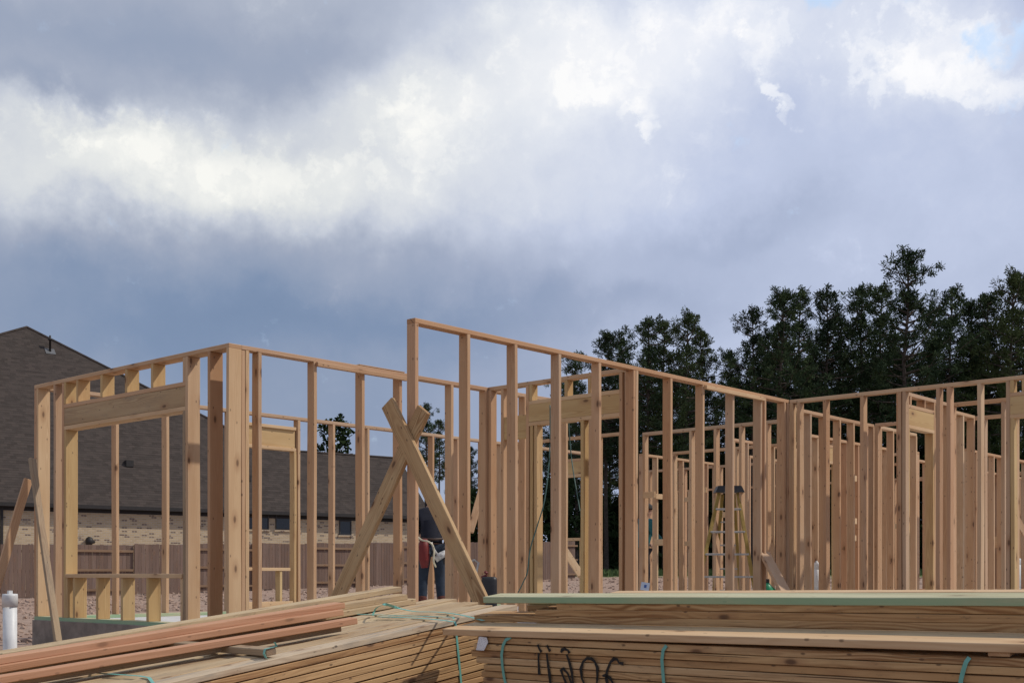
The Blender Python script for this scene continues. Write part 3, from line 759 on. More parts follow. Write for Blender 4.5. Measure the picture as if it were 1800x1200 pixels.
pxboard('brace_board', 'board leaning from the left corner out of the left edge of the picture', (50, 842), ZA-.2, (-18, 1068), ZA-.5, .089, .0381, FIR, Vector((.7, -.7, 0)), 'boards leaning on the left corner')
pxboard('brace_board', 'pinkish plank propped low against the inner corner post', (1341, 968), P3.y-.35, (1392, 1062), P3.y-1.0, .184, .0381, FIR, Vector((.5, -.8, .1)))
pxboard('brace_board', 'pale brace slanting low between the studs of the cross wall', (985, 955), 17., (1022, 1012), 16.3, .1, .0381, LIGHTP, Vector((.1, -1, .1)))
pxboard('brace_board', 'brace slanting behind the studs just right of the crossed boards', (848, 858), 16.5, (826, 935), 16.2, .1, .0381, FIR, Vector((.1, -1, .1)))
pxboard('brace_board', 'brace slanting at the far right edge behind the last studs', (1780, 900), 20., (1812, 955), 19.6, .11, .0381, FIR, Vector((.1, -1, .1)))

# ------------------------------------------------------------------ small site things
def pipe(label, px, ytop, Z, r, zbase, black=0., capr=1.11, group='drain pipes'):
    top = at(px, ytop, Z); h = top.z-zbase
    t = thing('drain_pipe', Vector((top.x, top.y, zbase)), label, 'pipe', group)
    M = MW[t.name]
    MB().tube([(0, 0, black), (0, 0, h-.02)], r, 20).build('pipe', WHITE, M, t, True)
    MB().tube([(0, 0, h-.10), (0, 0, h-.015), (0, 0, h)], [r*capr, r*capr, r*capr*.94], 20).build('cap', WHITE, M, t, True)
    MB().tube([(0, 0, h), (0, 0, h+.025)], r*.42, 4).build('plug', WHITE, M, t)
    if black: MB().tube([(0, 0, 0), (0, 0, black)], r*1.1, 16).build('base_sleeve', BLACK, M, t, True)
    return t
q = at(17.5, 1043, 9.3); pipe('white pipe with cap standing in the soil at the left edge', 17.5, 1043, 9.3, .052, ground_z(q.x, q.y)-.05)
pipe('white stub pipe with black base beside the worker behind the crossed boards', 737.5, 1016, 16.6, .036, ZB, .22, 1.02)
pipe('white stub pipe with black base right of the inner corner post', 1435.5, 988, 17.0, .034, ZB, .25, 1.02)
pipe('white stub pipe with black base at the right edge behind the last studs', 1788.5, 981, 19., .05, ZB, .3, 1.02)
pipe('white stub pipe seen through the doorway of the right rooms', 1601, 964, 22., .05, ZB, .2, 1.02)
pipe('thin grey white stub pipe behind the studs in the middle of the right rooms', 1504, 972, 19.5, .03, ZB, .1, 1.02)

def stepladder():
    Z = 16.6; px = lambda x, y, dz=0.: at(x, y, Z+dz)
    base = px(1278, 1062); base.z = ZB
    t = thing('step_ladder', base, 'tall yellow stepladder with black top standing open behind the middle wall', 'ladder')
    M = Matrix.Identity(4)
    def rail(name, a, b, w, m):
        return board(name, a, b, w, .03, m, Vector((.2, -1, 0)), t)
    def foot(p): q = p.copy(); q.z = ZB+.01; return q
    f = [(px(1264, 866, -.02), foot(px(1217, 1050, -.45))), (px(1297, 866, -.02), foot(px(1333, 1050, -.45)))]
    bk = [(px(1270, 868, .1), foot(px(1252, 1050, .55))), (px(1290, 868, .1), foot(px(1303, 1050, .55)))]
    for a, b in f:
        rl = rail('front_rail', a, b, .046, YEL); rl['label'] = 'yellow front rail'
        MB().box(-.045, .045, -.03, .03, 0, .05).build('foot', BLACK, Matrix.Translation(b), t)
    for a, b in bk:
        rail('rear_rail', a, b, .04, YEL)
        MB().box(-.03, .03, -.025, .025, 0, .04).build('foot', BLACK, Matrix.Translation(b), t)
    for y in (892, 928, 963, 998, 1032):
        k = (y-866)/(1050-866)
        a = f[0][0].lerp(f[0][1], k); b = f[1][0].lerp(f[1][1], k)
        board('step', a, b, .085, .025, ALU, UP, t)
    for y in (910, 947, 985, 1020):
        k = (y-866)/(1050-866)
        a = bk[0][0].lerp(bk[0][1], k); b = bk[1][0].lerp(bk[1][1], k)
        board('rear_bar', a, b, .03, .02, ALU, UP, t)
    c = px(1281, 858.5, .03)
    mb = MB(); v = [(-.16, -.1, .035), (.16, -.1, .035), (.16, .1, .035), (-.16, .1, .035), (-.2, -.12, -.055), (.2, -.12, -.055), (.2, .12, -.055), (-.2, .12, -.055)]
    mb.v = v; mb.f = [(0, 1, 2, 3), (7, 6, 5, 4), (0, 4, 5, 1), (1, 5, 6, 2), (2, 6, 7, 3), (3, 7, 4, 0)]
    mb.build('top_cap', BLACK, Matrix.Translation(c), t)
stepladder()

def compressor():
    Z = 12.2; c = at(860, 1062, Z); c.z = ZB
    t = thing('portable_tank', c, 'black portable tank with a red fitting and chrome handle beside the crossed boards', 'tank'); M = MW[t.name]
    top = at(860, 1013, Z).z-ZB; r = .08
    mb = MB(); n = 24
    prof = [(.0, .02), (r*.9, .0), (r, .03), (r, top-.04), (r*.93, top-.012), (r*.75, top), (0, top)]
    for q, z in prof:
        for j in range(n):
            a = 2*math.pi*j/n; c_, s_ = math.cos(a), math.sin(a)
            sq = (abs(c_)**4+abs(s_)**4)**-.25
            mb.v.append((c_*sq*q, s_*sq*q*.9, z))
    for i in range(len(prof)-1):
        for j in range(n): a = i*n+j; b = i*n+(j+1) % n; mb.f.append((a, b, b+n, a+n))
    mb.build('tank_body', BLACK, M, t, True)
    MB().tube([(-.08, 0, top-.01), (-.03, 0, top+.01), (-.02, 0, top+.035), (-.05, 0, top+.05)], .016, 8).build('valve', simple('red_plastic', (.14, .02, .02), .4), M, t, True)
    MB().tube([(-.14, 0, top-.12), (-.13, 0, top+.05), (-.11, 0, top+.14), (-.15, 0, top+.17), (-.2, 0, top+.15), (-.21, 0, top+.02)], .012, 8).build('handle', ALU, M, t, True)
    MB().box(-.19, -.1, -.06, .06, .0, top-.1).build('motor_housing', BLACK, M, t)
compressor()
def bottle(px, y0, Z):
    c = at(px, 1060, Z); c.z = ZB; top = at(px, y0, Z).z-ZB
    t = thing('jug', c, 'green jug with dark cap on the slab beside the propped plank', 'jug'); M = MW[t.name]; r = .085
    MB().tube([(0, 0, 0), (0, 0, top*.72), (0, 0, top*.85), (0, 0, top*.9)], [r, r, r*.6, r*.35], 14).build('body', simple('green_plastic', (.02, .26, .12), .4), M, t, True)
    MB().tube([(0, 0, top*.9), (0, 0, top)], r*.42, 12).build('cap', BLACK, M, t, True)
    MB().tube([(r*.7, 0, top*.4), (r*1.3, 0, top*.5), (r*1.2, 0, top*.7), (r*.4, 0, top*.82)], .012, 6).build('handle', simple('green_plastic', (.02, .26, .12)), M, t, True)
bottle(1347.5, 1017, 15.)
o = MB()
c = at(1134, 1040, 13.2)
o = thing('outlet_card', Matrix.Translation(at(1134, 1030, 9.0)), 'small pale blue printed card standing at the foot of the middle wall', 'card')
MB().box(-.032, .032, -.002, .002, -.03, .03).build('card', simple('card_blue', (.55, .64, .74), .6, var=.05), MW[o.name] @ Matrix.Rotation(.15, 4, 'Y'), o)
MB().box(-.008, .010, -.0045, -.002, -.01, .012).build('printed_mark', simple('card_mark', (.05, .12, .35), .6), MW[o.name] @ Matrix.Rotation(.15, 4, 'Y'), o)

HOSE = simple('green_hose', (.055, .12, .105), .5)
def hose(label, pts, r=.0062, m=HOSE):
    q = [at(x, y, Z) for x, y, Z in pts]; f = []
    for i in range(len(q)-1):
        p0, p1, p2, p3 = q[max(i-1, 0)], q[i], q[i+1], q[min(i+2, len(q)-1)]
        for j in range(5):
            t = j/5; f.append(.5*((2*p1)+(p2-p0)*t+(2*p0-5*p1+4*p2-p3)*t*t+(3*p1-p0-3*p2+p3)*t**3))
    f.append(q[-1]); o = MB().tube([p-f[0] for p in f], r, 6).build('air_hose', m, Matrix.Translation(f[0]), None, True)
    return tag(o, label, 'hose', 'air hoses hanging in the frame')
zq = (P0+B2D*2.6).y
hose('green air hose looping down the left part of the cross wall to the floor', [(967, 712, zq+.2), (967, 760, zq+.2), (965, 815, zq+.1), (957, 880, zq), (944, 925, zq), (932, 965, zq), (927, 1005, zq), (920, 1022, zq), (912, 1038, zq), (900, 1052, zq)])
hose('green air hose hanging down the right part of the cross wall', [(999, 735, zq+1.2), (1003, 790, zq+1.2), (1008, 830, zq+1.1), (1014, 865, zq+1), (1021, 905, zq+.9), (1029, 945, zq+.9), (1030, 1000, zq+.9), (1025, 1060, zq+.9)])

# small lumber pile in the far right room
def far_pile():
    c = at(1700, 1034, 21.5); c.z = ZB
    t = thing('lumber_pile', c, 'low pile of pinkish planks lying on the floor of the far right room', 'lumber stack')
    rs = random.Random(3)
    for i in range(5):
        for j in range(3):
            p = Vector((c.x-1.5+rs.uniform(-.2, .2), c.y+j*.16, ZB+.06+i*.04)); board('board', p, p+Vector((3.4, rs.uniform(-.1, .1), 0)), .14, .0381, REDW if rs.random() < .5 else FIR, UP, t)
    for dx in (-1, 1): board('sleeper', Vector((c.x+dx, c.y-.1, ZB+.02)), Vector((c.x+dx, c.y+.5, ZB+.02)), .089, .0381, FIR, UP, t)
far_pile()

# ------------------------------------------------------------------ people
def skin_mesh(name, verts, edges, radii, mat, M, parent, sub=2):
    me = bpy.data.meshes.new(name); me.from_pydata([tuple(v) for v in verts], edges, []); me.materials.append(mat)
    o = link(name, me, M, parent)
    md = o.modifiers.new('skin', 'SKIN'); md.use_smooth_shade = True
    sk = me.skin_vertices[0].data
    for i, r in enumerate(radii): sk[i].radius = r if isinstance(r, tuple) else (r, r)
    sk[0].use_root = True
    s = o.modifiers.new('sub', 'SUBSURF'); s.levels = sub; s.render_levels = sub
    return o
def skeleton(arm_l, arm_r, lean=.08, head=(.0, .06)):
    J = {}
    J['pelvis'] = Vector((0, 0, .95)); J['waist'] = Vector((0, lean*.3, 1.12)); J['chest'] = Vector((0, lean*.8, 1.36)); J['neck'] = Vector((0, lean*1.2, 1.50))
    J['head'] = J['neck']+Vector((head[0]*.5, head[1]*.7, .1)); J['crown'] = J['head']+Vector((head[0]*.5, head[1]*.4, .11))
    J['nose'] = J['head']+Vector((0, .105, .02))
    for s, n, (el, wr) in ((-1, 'l', arm_l), (1, 'r', arm_r)):
        J['sh'+n] = Vector((s*.185, lean, 1.42)); J['el'+n] = Vector(el); J['wr'+n] = Vector(wr)
        J['hip'+n] = Vector((s*.095, 0, .88)); J['kn'+n] = Vector((s*.12, .04, .50)); J['an'+n] = Vector((s*.135, -.02, .09)); J['toe'+n] = Vector((s*.155, .15, .035))
    return J
def person(label, M, J, cols, hat=True, hood=False):
    t = thing('person', M, label, 'person')
    skin = simple('skin', (.34, .19, .13), .55, var=.08)
    order = ['pelvis', 'waist', 'chest', 'neck', 'head', 'crown', 'nose']; R_ = [(.12, .085), (.11, .075), (.115, .07), .052, (.078, .095), (.07, .085), .016]
    E_ = [(0, 1), (1, 2), (2, 3), (3, 4), (4, 5), (4, 6)]
    V_ = [J[k] for k in order]
    def add(p, r, par): V_.append(p); R_.append(r); E_.append((par, len(V_)-1)); return len(V_)-1
    for n in 'lr':
        a = add(J['sh'+n], .05, 2); a = add(J['el'+n], .042, a); wi = add(J['wr'+n], .028, a)
        d = (J['wr'+n]-J['el'+n]).normalized(); sd = d.cross(UP)
        if sd.length < .2: sd = Vector((1, 0, 0))
        sd.normalize(); dn = d.cross(sd).normalized()
        if dn.z > 0: dn = -dn
        palm = add(J['wr'+n]+d*.06, (.036, .018), wi)
        for k, ln in ((-1.5, .06), (-.5, .075), (.5, .07), (1.5, .055)):
            b_ = J['wr'+n]+d*.1+sd*k*.019; i1 = add(b_, .0095, palm); i2 = add(b_+d*ln*.5+dn*ln*.25, .0085, i1); add(b_+d*ln*.7+dn*ln*.75, .007, i2)
        th = add(J['wr'+n]+d*.045+sd*.04+dn*.01, .011, palm); add(J['wr'+n]+d*.085+sd*.05+dn*.03, .009, th)
        a = add(J['hip'+n], .088, 0); a = add(J['kn'+n], .058, a); a = add(J['an'+n], .04, a); add(J['toe'+n], .035, a)
    skin_mesh('body', V_, E_, R_, skin, M, t)
    def cl(name, keys, edges, radii, col, sub=2):
        return skin_mesh(name, [J[k] if isinstance(k, str) else k for k in keys], edges, radii, simple('cloth_'+name+'_%d' % int(sum(col)*1e4), col, .85, var=.2, nscale=14, bump=.3), M, t, sub)
    wl = J['wrl'].lerp(J['ell'], .12); wr = J['wrr'].lerp(J['elr'], .12)
    cl('jacket', ['waist', 'pelvis', 'chest', J['neck']-Vector((0, 0, .04)), 'shl', 'ell', wl, 'shr', 'elr', wr],
       [(0, 1), (0, 2), (2, 3), (2, 4), (4, 5), (5, 6), (2, 7), (7, 8), (8, 9)],
       [(.165, .13), (.175, .145), (.185, .135), (.10, .09), .092, .068, .047, .092, .068, .047], cols[0])
    cl('trousers', [J['pelvis']+Vector((0, 0, .02)), 'hipl', 'knl', J['anl']+Vector((0, 0, .06)), 'hipr', 'knr', J['anr']+Vector((0, 0, .06))],
       [(0, 1), (1, 2), (2, 3), (0, 4), (4, 5), (5, 6)], [(.15, .125), .108, .078, .066, .105, .078, .066], cols[1])
    if hood: cl('hood', [J['neck']-Vector((0, .02, .06)), J['head']-Vector((0, .02, .02)), J['crown']-Vector((0, .03, .02))], [(0, 1), (1, 2)], [(.12, .11), (.105, .11), (.09, .095)], cols[0])
    for n in 'lr':
        a = J['an'+n]; cl('boot', [a, a+Vector((0, 0, .17)), a+Vector((0, -.03, -.045)), J['toe'+n]], [(0, 1), (0, 2), (0, 3)], [.066, .074, .06, (.056, .05)], cols[2])
    # cap with a brim, or hair
    h = J['crown']-Vector((0, 0, .015)); mb = MB()
    for i in range(0 if hood else 6):
        ph = i/5*math.pi/2
        for j in range(14):
            a = 2*math.pi*j/14; mb.v.append((h.x+math.cos(a)*math.cos(ph)*.1, h.y-.01+math.sin(a)*math.cos(ph)*.115, h.z-.02+math.sin(ph)*.10))
    for i in range(0 if hood else 5):
        for j in range(14): a = i*14+j; b = i*14+(j+1) % 14; mb.f.append((a, b, b+14, a+14))
    if not hood: mb.build('cap', simple('cap_cloth_%d' % int(sum(cols[3])*1e4), cols[3], .85), M, t, True)
    if hat: MB().box(h.x-.07, h.x+.07, h.y+.08, h.y+.18, h.z-.03, h.z-.018).build('cap_brim', simple('cap_cloth_%d' % int(sum(cols[3])*1e4), cols[3], .85), M, t)
    for s in (-1, 1):
        p = J['head']+Vector((s*.032, .083, .045)); MB().tube([p-Vector((0, .01, 0)), p+Vector((0, .006, 0))], [.012, .006], 8).build('eye', simple('eye_dark', (.03, .02, .02), .3), M, t, True)
    return t
def facing(px, Z, yaw, z=None):
    p = at(px, 1050, Z); return Matrix.Translation((p.x, p.y, ZB if z is None else z)) @ Matrix.Rotation(R(yaw), 4, 'Z')
Zw = 15.6
M1 = facing(759, Zw, 12) @ Matrix.Scale(.93, 4)
J1 = skeleton(((-.24, .10, 1.17), (-.14, .33, 1.10)), ((.27, .02, 1.14), (.20, .10, .90)), .17, (.10, .13))
for q_ in 'lr': J1['sh'+q_] = Vector(((-1 if q_ == 'l' else 1)*.15, .17, 1.35))
p1 = person('worker in navy jacket, blue jeans and red brown boots behind the crossed boards', M1, J1, [(.008, .009, .018), (.018, .028, .046), (.085, .022, .015), (.012, .013, .02)], False, True)
tp = thing('tool_pouch', M1, 'long red tool pouch hanging at the left hip of the worker in navy', 'tool pouch')
MB().tube([(-.13, -.13, 1.02), (-.135, -.15, .92), (-.13, -.15, .75), (-.12, -.14, .63)], [.055, .075, .075, .05], 10).build('bag', simple('red_leather', (.15, .014, .013), .6), M1, tp, True)
MB().tube([(-.15, -.02, 1.04), (-.13, -.13, 1.03), (0, -.15, 1.02), (.13, -.12, 1.03), (.16, 0, 1.04), (.1, .14, 1.03), (-.1, .14, 1.03), (-.15, -.02, 1.04)], .018, 6).build('belt', simple('belt_leather', (.05, .025, .015), .6), M1, tp, True)
ng = thing('nail_gun', M1, 'white nail gun held at the right side of the worker in navy', 'nail gun')
gunw = simple('gun_white', (.48, .47, .45), .5, var=.4, nscale=25)
MB().tube([(.02, -.19, .74), (.1, -.2, .80), (.2, -.19, .85)], [.045, .05, .04], 10).build('housing', gunw, M1, ng, True)
MB().tube([(.06, -.19, .79), (.0, -.19, .88), (-.03, -.19, .98)], [.02, .018, .014], 8).build('magazine', gunw, M1, ng, True)
MB().tube([(.14, -.17, .80), (.16, -.15, .68)], [.025, .02], 8).build('grip', BLACK, M1, ng, True)
hose('pale yellow air hose curving from the left hand of the worker in navy', [(735, 944, Zw-.15), (742, 949, Zw-.2), (752, 951, Zw-.25), (760, 957, Zw-.25), (763, 967, Zw-.25), (762, 985, Zw-.25), (766, 996, Zw-.2)], .012, simple('pale_hose', (.55, .5, .36), .5))
M2 = facing(1126, 21.5, -60)
J2 = skeleton(((-.26, .1, 1.2), (-.16, .3, 1.05)), ((.26, .12, 1.2), (.2, .32, 1.1)), .08)
person('worker in a teal shirt mostly hidden behind the studs left of the stepladder', M2, J2, [(.02, .13, .15), (.03, .03, .04), (.05, .04, .035), (.03, .03, .03)])
M3 = facing(1682, 23.5, 60)
J3 = skeleton(((-.26, .1, 1.2), (-.16, .33, .98)), ((.28, .12, 1.2), (.22, .33, .98)), .12)
person('worker in a green shirt bending behind the studs of the far right room', M3, J3, [(.02, .15, .11), (.09, .025, .03), (.05, .04, .035), (.03, .02, .02)])
pxboard('carried_plank', 'tan plank held slanting by the worker in the green shirt at far right', (1664, 975), 23.0, (1756, 951), 22.4, .2, .0381, LIGHTP, Vector((0, -1, .1)))

# ------------------------------------------------------------------ back fence
CEDAR = wood('cedar_fence', [(.21, .14, .108), (.165, .108, .082), (.24, .165, .13), (.19, .125, .095)], (.09, .06, .05), .3, .5, .5, (.14, .11, .095))
RAILW = wood('fence_rail', [(.29, .19, .12), (.25, .16, .10)], (.12, .08, .05), .3)
def build_fence():
    fp, fq = Vector((-15.7, 41.5)), Vector((-5.1, 51.0)); d = (fq-fp).normalized(); nrm = Vector((d.y, -d.x))     # toward the camera
    t0, L = -5.6, 31.
    o = thing('wooden_fence', V3(fp, ground_z(*fp)), 'brown cedar picket fence along the back of the lot below the brick house', 'fence')
    rs = random.Random(6); pw = .138; n = int(L/pw); bay = 2.4
    pick = board_mesh(1.80, pw-.006, .016, CEDAR)
    for i in range(n):
        t = t0+i*pw; p = fp+d*t; k = int((t+50)/bay)
        side = .045 if k % 2 == 0 else -.045
        z = ground_z(*(fp+d*((math.floor((t+50)/bay)+.5)*bay-50)))
        q = p+nrm*side; c = Vector((q.x, q.y, z+.92+rs.uniform(-.012, .012)))
        x = (UP+V3(d)*rs.uniform(-.006, .006)).normalized(); y = V3(d); y = (y-x*y.dot(x)).normalized()
        link('picket', pick, frame(c, x, y, x.cross(y)), o)
    nb = int(L/bay)+1
    k0 = math.floor((t0+50)/bay)
    for k in range(k0, k0+nb+1):
        ta = max(k*bay-50, t0); tb = min((k+1)*bay-50, t0+L)
        if tb-ta < .2: continue
        z = ground_z(*(fp+d*((k+.5)*bay-50)))
        for h in (.22, .92, 1.60):
            a, b = fp+d*(ta+.045), fp+d*(tb-.045)
            board('rail', Vector((a.x, a.y, z+h)), Vector((b.x, b.y, z+h)), .06, .085, RAILW, UP, o)
        a = fp+d*ta; board('post', Vector((a.x, a.y, z-.2)), Vector((a.x, a.y, z+1.78)), .089, .089, RAILW, V3(d), o)
build_fence()

# ------------------------------------------------------------------ brick house behind
def brick_mat():
    m, k, b = mat_new('buff_brick'); tc = k.node('ShaderNodeTexCoord').outputs['Object']; s = k.sep(tc)
    vec = k.comb(k.m('ADD', s[0], s[1]), s[2], 0)
    br = k.node('ShaderNodeTexBrick'); k.l.new(vec, br.inputs['Vector'])
    for kk, v in (('Scale', 1.), ('Mortar Size', .008), ('Brick Width', .21), ('Row Height', .076), ('Bias', -.1)): br.inputs[kk].default_value = v
    br.inputs['Color1'].default_value = (.55, .415, .255, 1); br.inputs['Color2'].default_value = (.45, .33, .20, 1); br.inputs['Mortar'].default_value = (.52, .46, .37, 1)
    # some bricks much darker
    cell = k.node('ShaderNodeTexWhiteNoise', noise_dimensions='2D')
    row = k.m('FLOOR', k.m('DIVIDE', s[2], .076)); cx = k.m('FLOOR', k.m('ADD', k.m('DIVIDE', vec.node.inputs[0].links[0].from_socket, .21), k.m('MULTIPLY', row, .5)))
    k.l.new(k.comb(cx, row, 0), cell.inputs['Vector'])
    c = k.mix(k.m('MULTIPLY', k.rng(cell.outputs['Value'], .86, .9), k.rng(br.outputs['Fac'], .4, .6, 1., 0.)), br.outputs['Color'], (.20, .135, .095))
    k.l.new(c, b.inputs['Base Color']); b.inputs['Roughness'].default_value = .9
    bp = k.node('ShaderNodeBump'); bp.inputs['Strength'].default_value = .6; bp.inputs['Distance'].default_value = .01; bp.invert = True
    k.l.new(br.outputs['Fac'], bp.inputs['Height']); k.l.new(bp.outputs[0], b.inputs['Normal']); return m
def shingle_mat():
    m, k, b = mat_new('roof_shingles'); tc = k.node('ShaderNodeTexCoord').outputs['Object']; s = k.sep(tc)
    row = k.m('FLOOR', k.m('DIVIDE', s[1], .15)); cell = k.node('ShaderNodeTexWhiteNoise', noise_dimensions='2D')
    k.l.new(k.comb(k.m('FLOOR', k.m('ADD', k.m('DIVIDE', s[0], .26), k.m('MULTIPLY', row, .37))), row, 0), cell.inputs['Vector'])
    c = k.ramp(cell.outputs['Value'], [(0, (.040, .031, .026)), (.35, (.052, .041, .035)), (.7, (.066, .051, .043)), (1, (.044, .035, .030))])
    c = k.mix(k.rng(k.noise(tc, 90, 3), .4, .7, 0., .4), c, (.10, .088, .082))
    k.l.new(c, b.inputs['Base Color']); b.inputs['Roughness'].default_value = .95; b.inputs['Specular IOR Level'].default_value = .15; return m
def build_house():
    e = Vector((-20.05, 47.0)); ang = math.atan2(.602, .799)
    zg = ZC-.75; M = Matrix.Translation((e.x, e.y, zg)) @ Matrix.Rotation(ang, 4, 'Z')
    t = thing('brick_house', M, 'finished buff brick house with a big dark shingle roof behind the fence', 'house')
    EV = .75+2.83                                      # eave height over the house's own ground
    BR, SH = brick_mat(), shingle_mat(); DK = simple('dark_trim', (.028, .024, .022), .6)
    # brick walls
    wl = MB().box(-12.4, 20.0, .25, .55, -.6, EV-.12).box(-12.4, -12.1, .55, 16.8, -.6, EV-.12).box(19.7, 20.0, .55, 5.9, -.6, EV-.12).box(-12.1, 12.5, 16.5, 16.8, -.6, EV-.12)
    wall = wl.build('brick_wall', BR, M, t)
    D45 = math.sqrt(2)
    # roof body
    zr = lambda d: EV+d
    pk = (3.33, 8.67); W2 = 17.34
    vs = [(-13, 0, EV), (20.2, 0, EV), (20.2, 3.12, zr(3.12)), (12.97, 3.12, zr(3.12)), (pk[0], pk[1], zr(pk[1])), (-13, 1.32, zr(1.32)),
          (20.2, 6.24, EV), (12.97, 6.24, EV), (12.97, W2, EV), (-13, W2, EV), (-13, W2-1.32, zr(1.32)), (12.97, W2-3.12, zr(3.12))]
    fs = [(0, 1, 2, 3, 4, 5), (2, 6, 7, 3), (3, 7, 8, 11), (3, 11, 4), (4, 11, 8, 9, 10), (5, 4, 10), (0, 5, 10, 9), (1, 6, 2), (0, 9, 8, 7, 6, 1)]
    roof = MB(); roof.v = vs; roof.f = fs
    roof = roof.build('roof', SH, M, t)
    # shingle courses as real steps on the plane that faces the lot
    MR = M @ Matrix.Translation((0, 0, EV)) @ frame((0, 0, 0), Vector((1, 0, 0)), Vector((0, 1, 1)).normalized(), Vector((0, -1, 1)).normalized())
    mb = MB(); ex = .15; k = 0; s = 0.
    def xr(d):
        lo = -13 if d <= 1.32 else -13+(d-1.32)/(8.67-1.32)*16.33
        hi = 20.2 if d <= 3.12 else 12.97-(d-3.12)/(8.67-3.12)*9.64
        return lo, hi
    rs = random.Random(2)
    while (s+ex)/D45 < 8.62:
        d = (s+ex*.5)/D45; lo, hi = xr(d)
        x = lo
        while x < hi:
            x2 = min(hi, x+rs.uniform(1.6, 3.2)); h = rs.uniform(.005, .010); y0 = s+rs.uniform(-.008, .008); o = len(mb.v)
            mb.v += [(x, y0, h), (x2, y0, h), (x2, s+ex, .004), (x, s+ex, .004), (x, y0, -.01), (x2, y0, -.01)]
            mb.f += [(o, o+1, o+2, o+3), (o, o+4, o+5, o+1)]; x = x2
        s += ex
    sh = mb.build('shingles', SH, MR, roof); tag(sh, kind='stuff')
    hip = MB()
    for a, b in (((-13, 1.32), pk), (pk, (12.97, 3.12)), ((12.97, 3.12), (20.2, 3.12))):
        hip.tube([(a[0], a[1], zr(a[1])+.0), (b[0], b[1], zr(b[1])+.0)], .07, 6)
    hip.build('ridge_cap', SH, M, roof)
    MB().box(-13.02, 20.22, -.13, .02, EV-.15, EV-.0).build('gutter', DK, M, t)
    MB().box(-13, 20.2, .02, .25, EV-.14, EV-.08).build('soffit', DK, M, t)
    MB().box(-12.4, 20.0, .22, .249, EV-.30, EV-.14).build('frieze_board', DK, M, t)
    def X(px, y=.25):
        p, dx = M @ Vector((0, y, 0)), (M.to_3x3() @ Vector((1, 0, 0)))
        return t_at(Vector((p.x, p.y)), Vector((dx.x, dx.y)), px)
    def Zr(px, py, y=.25):
        q = M @ Vector((X(px, y), y, 0)); return ZC+(HZ-py)*q.y/F_PX-zg
    for px in (3, 409):
        x = X(px, .18); MB().box(x-.05, x+.05, .14, .24, -.3, EV-.15).build('downspout', DK, M, t)
    GL = simple('dark_glass', (.012, .013, .015), .12, bump=0, spec=.6)
    for a, b, y0, y1 in ((427, 472, 902, 930), (484, 526, 903, 931), (596, 617, 914.5, 940)):
        x0, x1 = X(a), X(b); z1, z0 = Zr((a+b)/2, y0), Zr((a+b)/2, y1)
        f = MB().box(x0, x0+.05, .20, .249, z0, z1).box(x1-.05, x1, .20, .249, z0, z1).box(x0+.05, x1-.05, .20, .249, z0, z0+.05).box(x0+.05, x1-.05, .20, .249, z1-.05, z1)
        f = f.build('window', simple('window_frame', (.05, .045, .042), .5), M, t)
        MB().box(x0+.05, x1-.05, .225, .24, z0+.05, z1-.05).build('pane', GL, M, f)
        MB().box(x0-.06, x1+.06, .19, .249, z0-.08, z0-.002).build('window_sill', BR, M, f)
    # roof vents and pipes on the front plane: find the point of the plane under a pixel
    nrm = (M.to_3x3() @ Vector((0, -1, 1))).normalized(); P = M @ Vector((0, 0, EV))
    def roofpt(px, py): return M.inverted() @ onplane(px, py, P, nrm)
    for px, py, h in ((88, 618, .75), (421, 803, .35)):
        q = roofpt(px, py); MM = M @ Matrix.Translation(q)
        v_ = MB().tube([(0, 0, -.1), (0, 0, h*.7), (0, 0, h*.72), (0, 0, h*.8), (0, 0, h*.82), (0, 0, h)], [.05, .05, .10, .10, .05, .04], 10).build('vent_pipe', DK, MM, roof, True)
        MB().box(-.22, .22, -.2, .2, -.02, .03).build('flashing', simple('grey_flashing', (.12, .12, .12), .5), MM @ Matrix.Rotation(R(45), 4, 'X'), roof)
    for px, py in ((227, 818), (434, 843)):
        q = roofpt(px, py); MM = M @ Matrix.Translation(q)
        MB().box(-.16, .16, -.12, .16, -.05, .22).build('roof_vent', DK, MM, roof)
    q = Vector((X(158, .1), .1, Zr(158, 951, .1))); MM = M @ Matrix.Translation(q)
    MB().tube([(-.17, 0, 0), (-.14, 0, 0), (-.05, 0, 0), (.06, 0, 0), (.12, 0, -.01), (.2, 0, -.03)], [.02, .14, .2, .17, .09, .05], 12).build('wall_lamp', DK, MM, t, True)
    MB().box(-.04, .04, 0, .15, -.1, .02).build('lamp_bracket', DK, MM, t)
build_house()

# ------------------------------------------------------------------ trees
def leaf_mat(name, c0, c1):
    m, k, b = mat_new(name); g = k.node('ShaderNodeNewGeometry')
    tc = k.node('ShaderNodeTexCoord').outputs['Object']
    r = k.node('ShaderNodeObjectInfo').outputs['Random']
    c = k.mix(k.rng(k.noise(tc, 1.1, 3), .35, .65), c0, c1)
    c = k.mix(k.rng(r, .5, 1., 0., .6), c, (c0[0]*.75, c0[1]*.7, c0[2]*.8)); c = k.mix(k.rng(r, 0., .4, .55, 0.), c, (c1[0]*1.25, c1[1]*1.05, c1[2]*.9))
    k.l.new(c, b.inputs['Base Color']); b.inputs['Roughness'].default_value = 1.; b.inputs['Specular IOR Level'].default_value = .03; return m
NEED = leaf_mat('pine_needles', (.036, .055, .030), (.070, .095, .042)); LEAF = leaf_mat('broad_leaves', (.026, .042, .016), (.042, .06, .026))
BARK = simple('pine_bark', (.085, .062, .05), .95, var=.35, nscale=6, bump=.8)
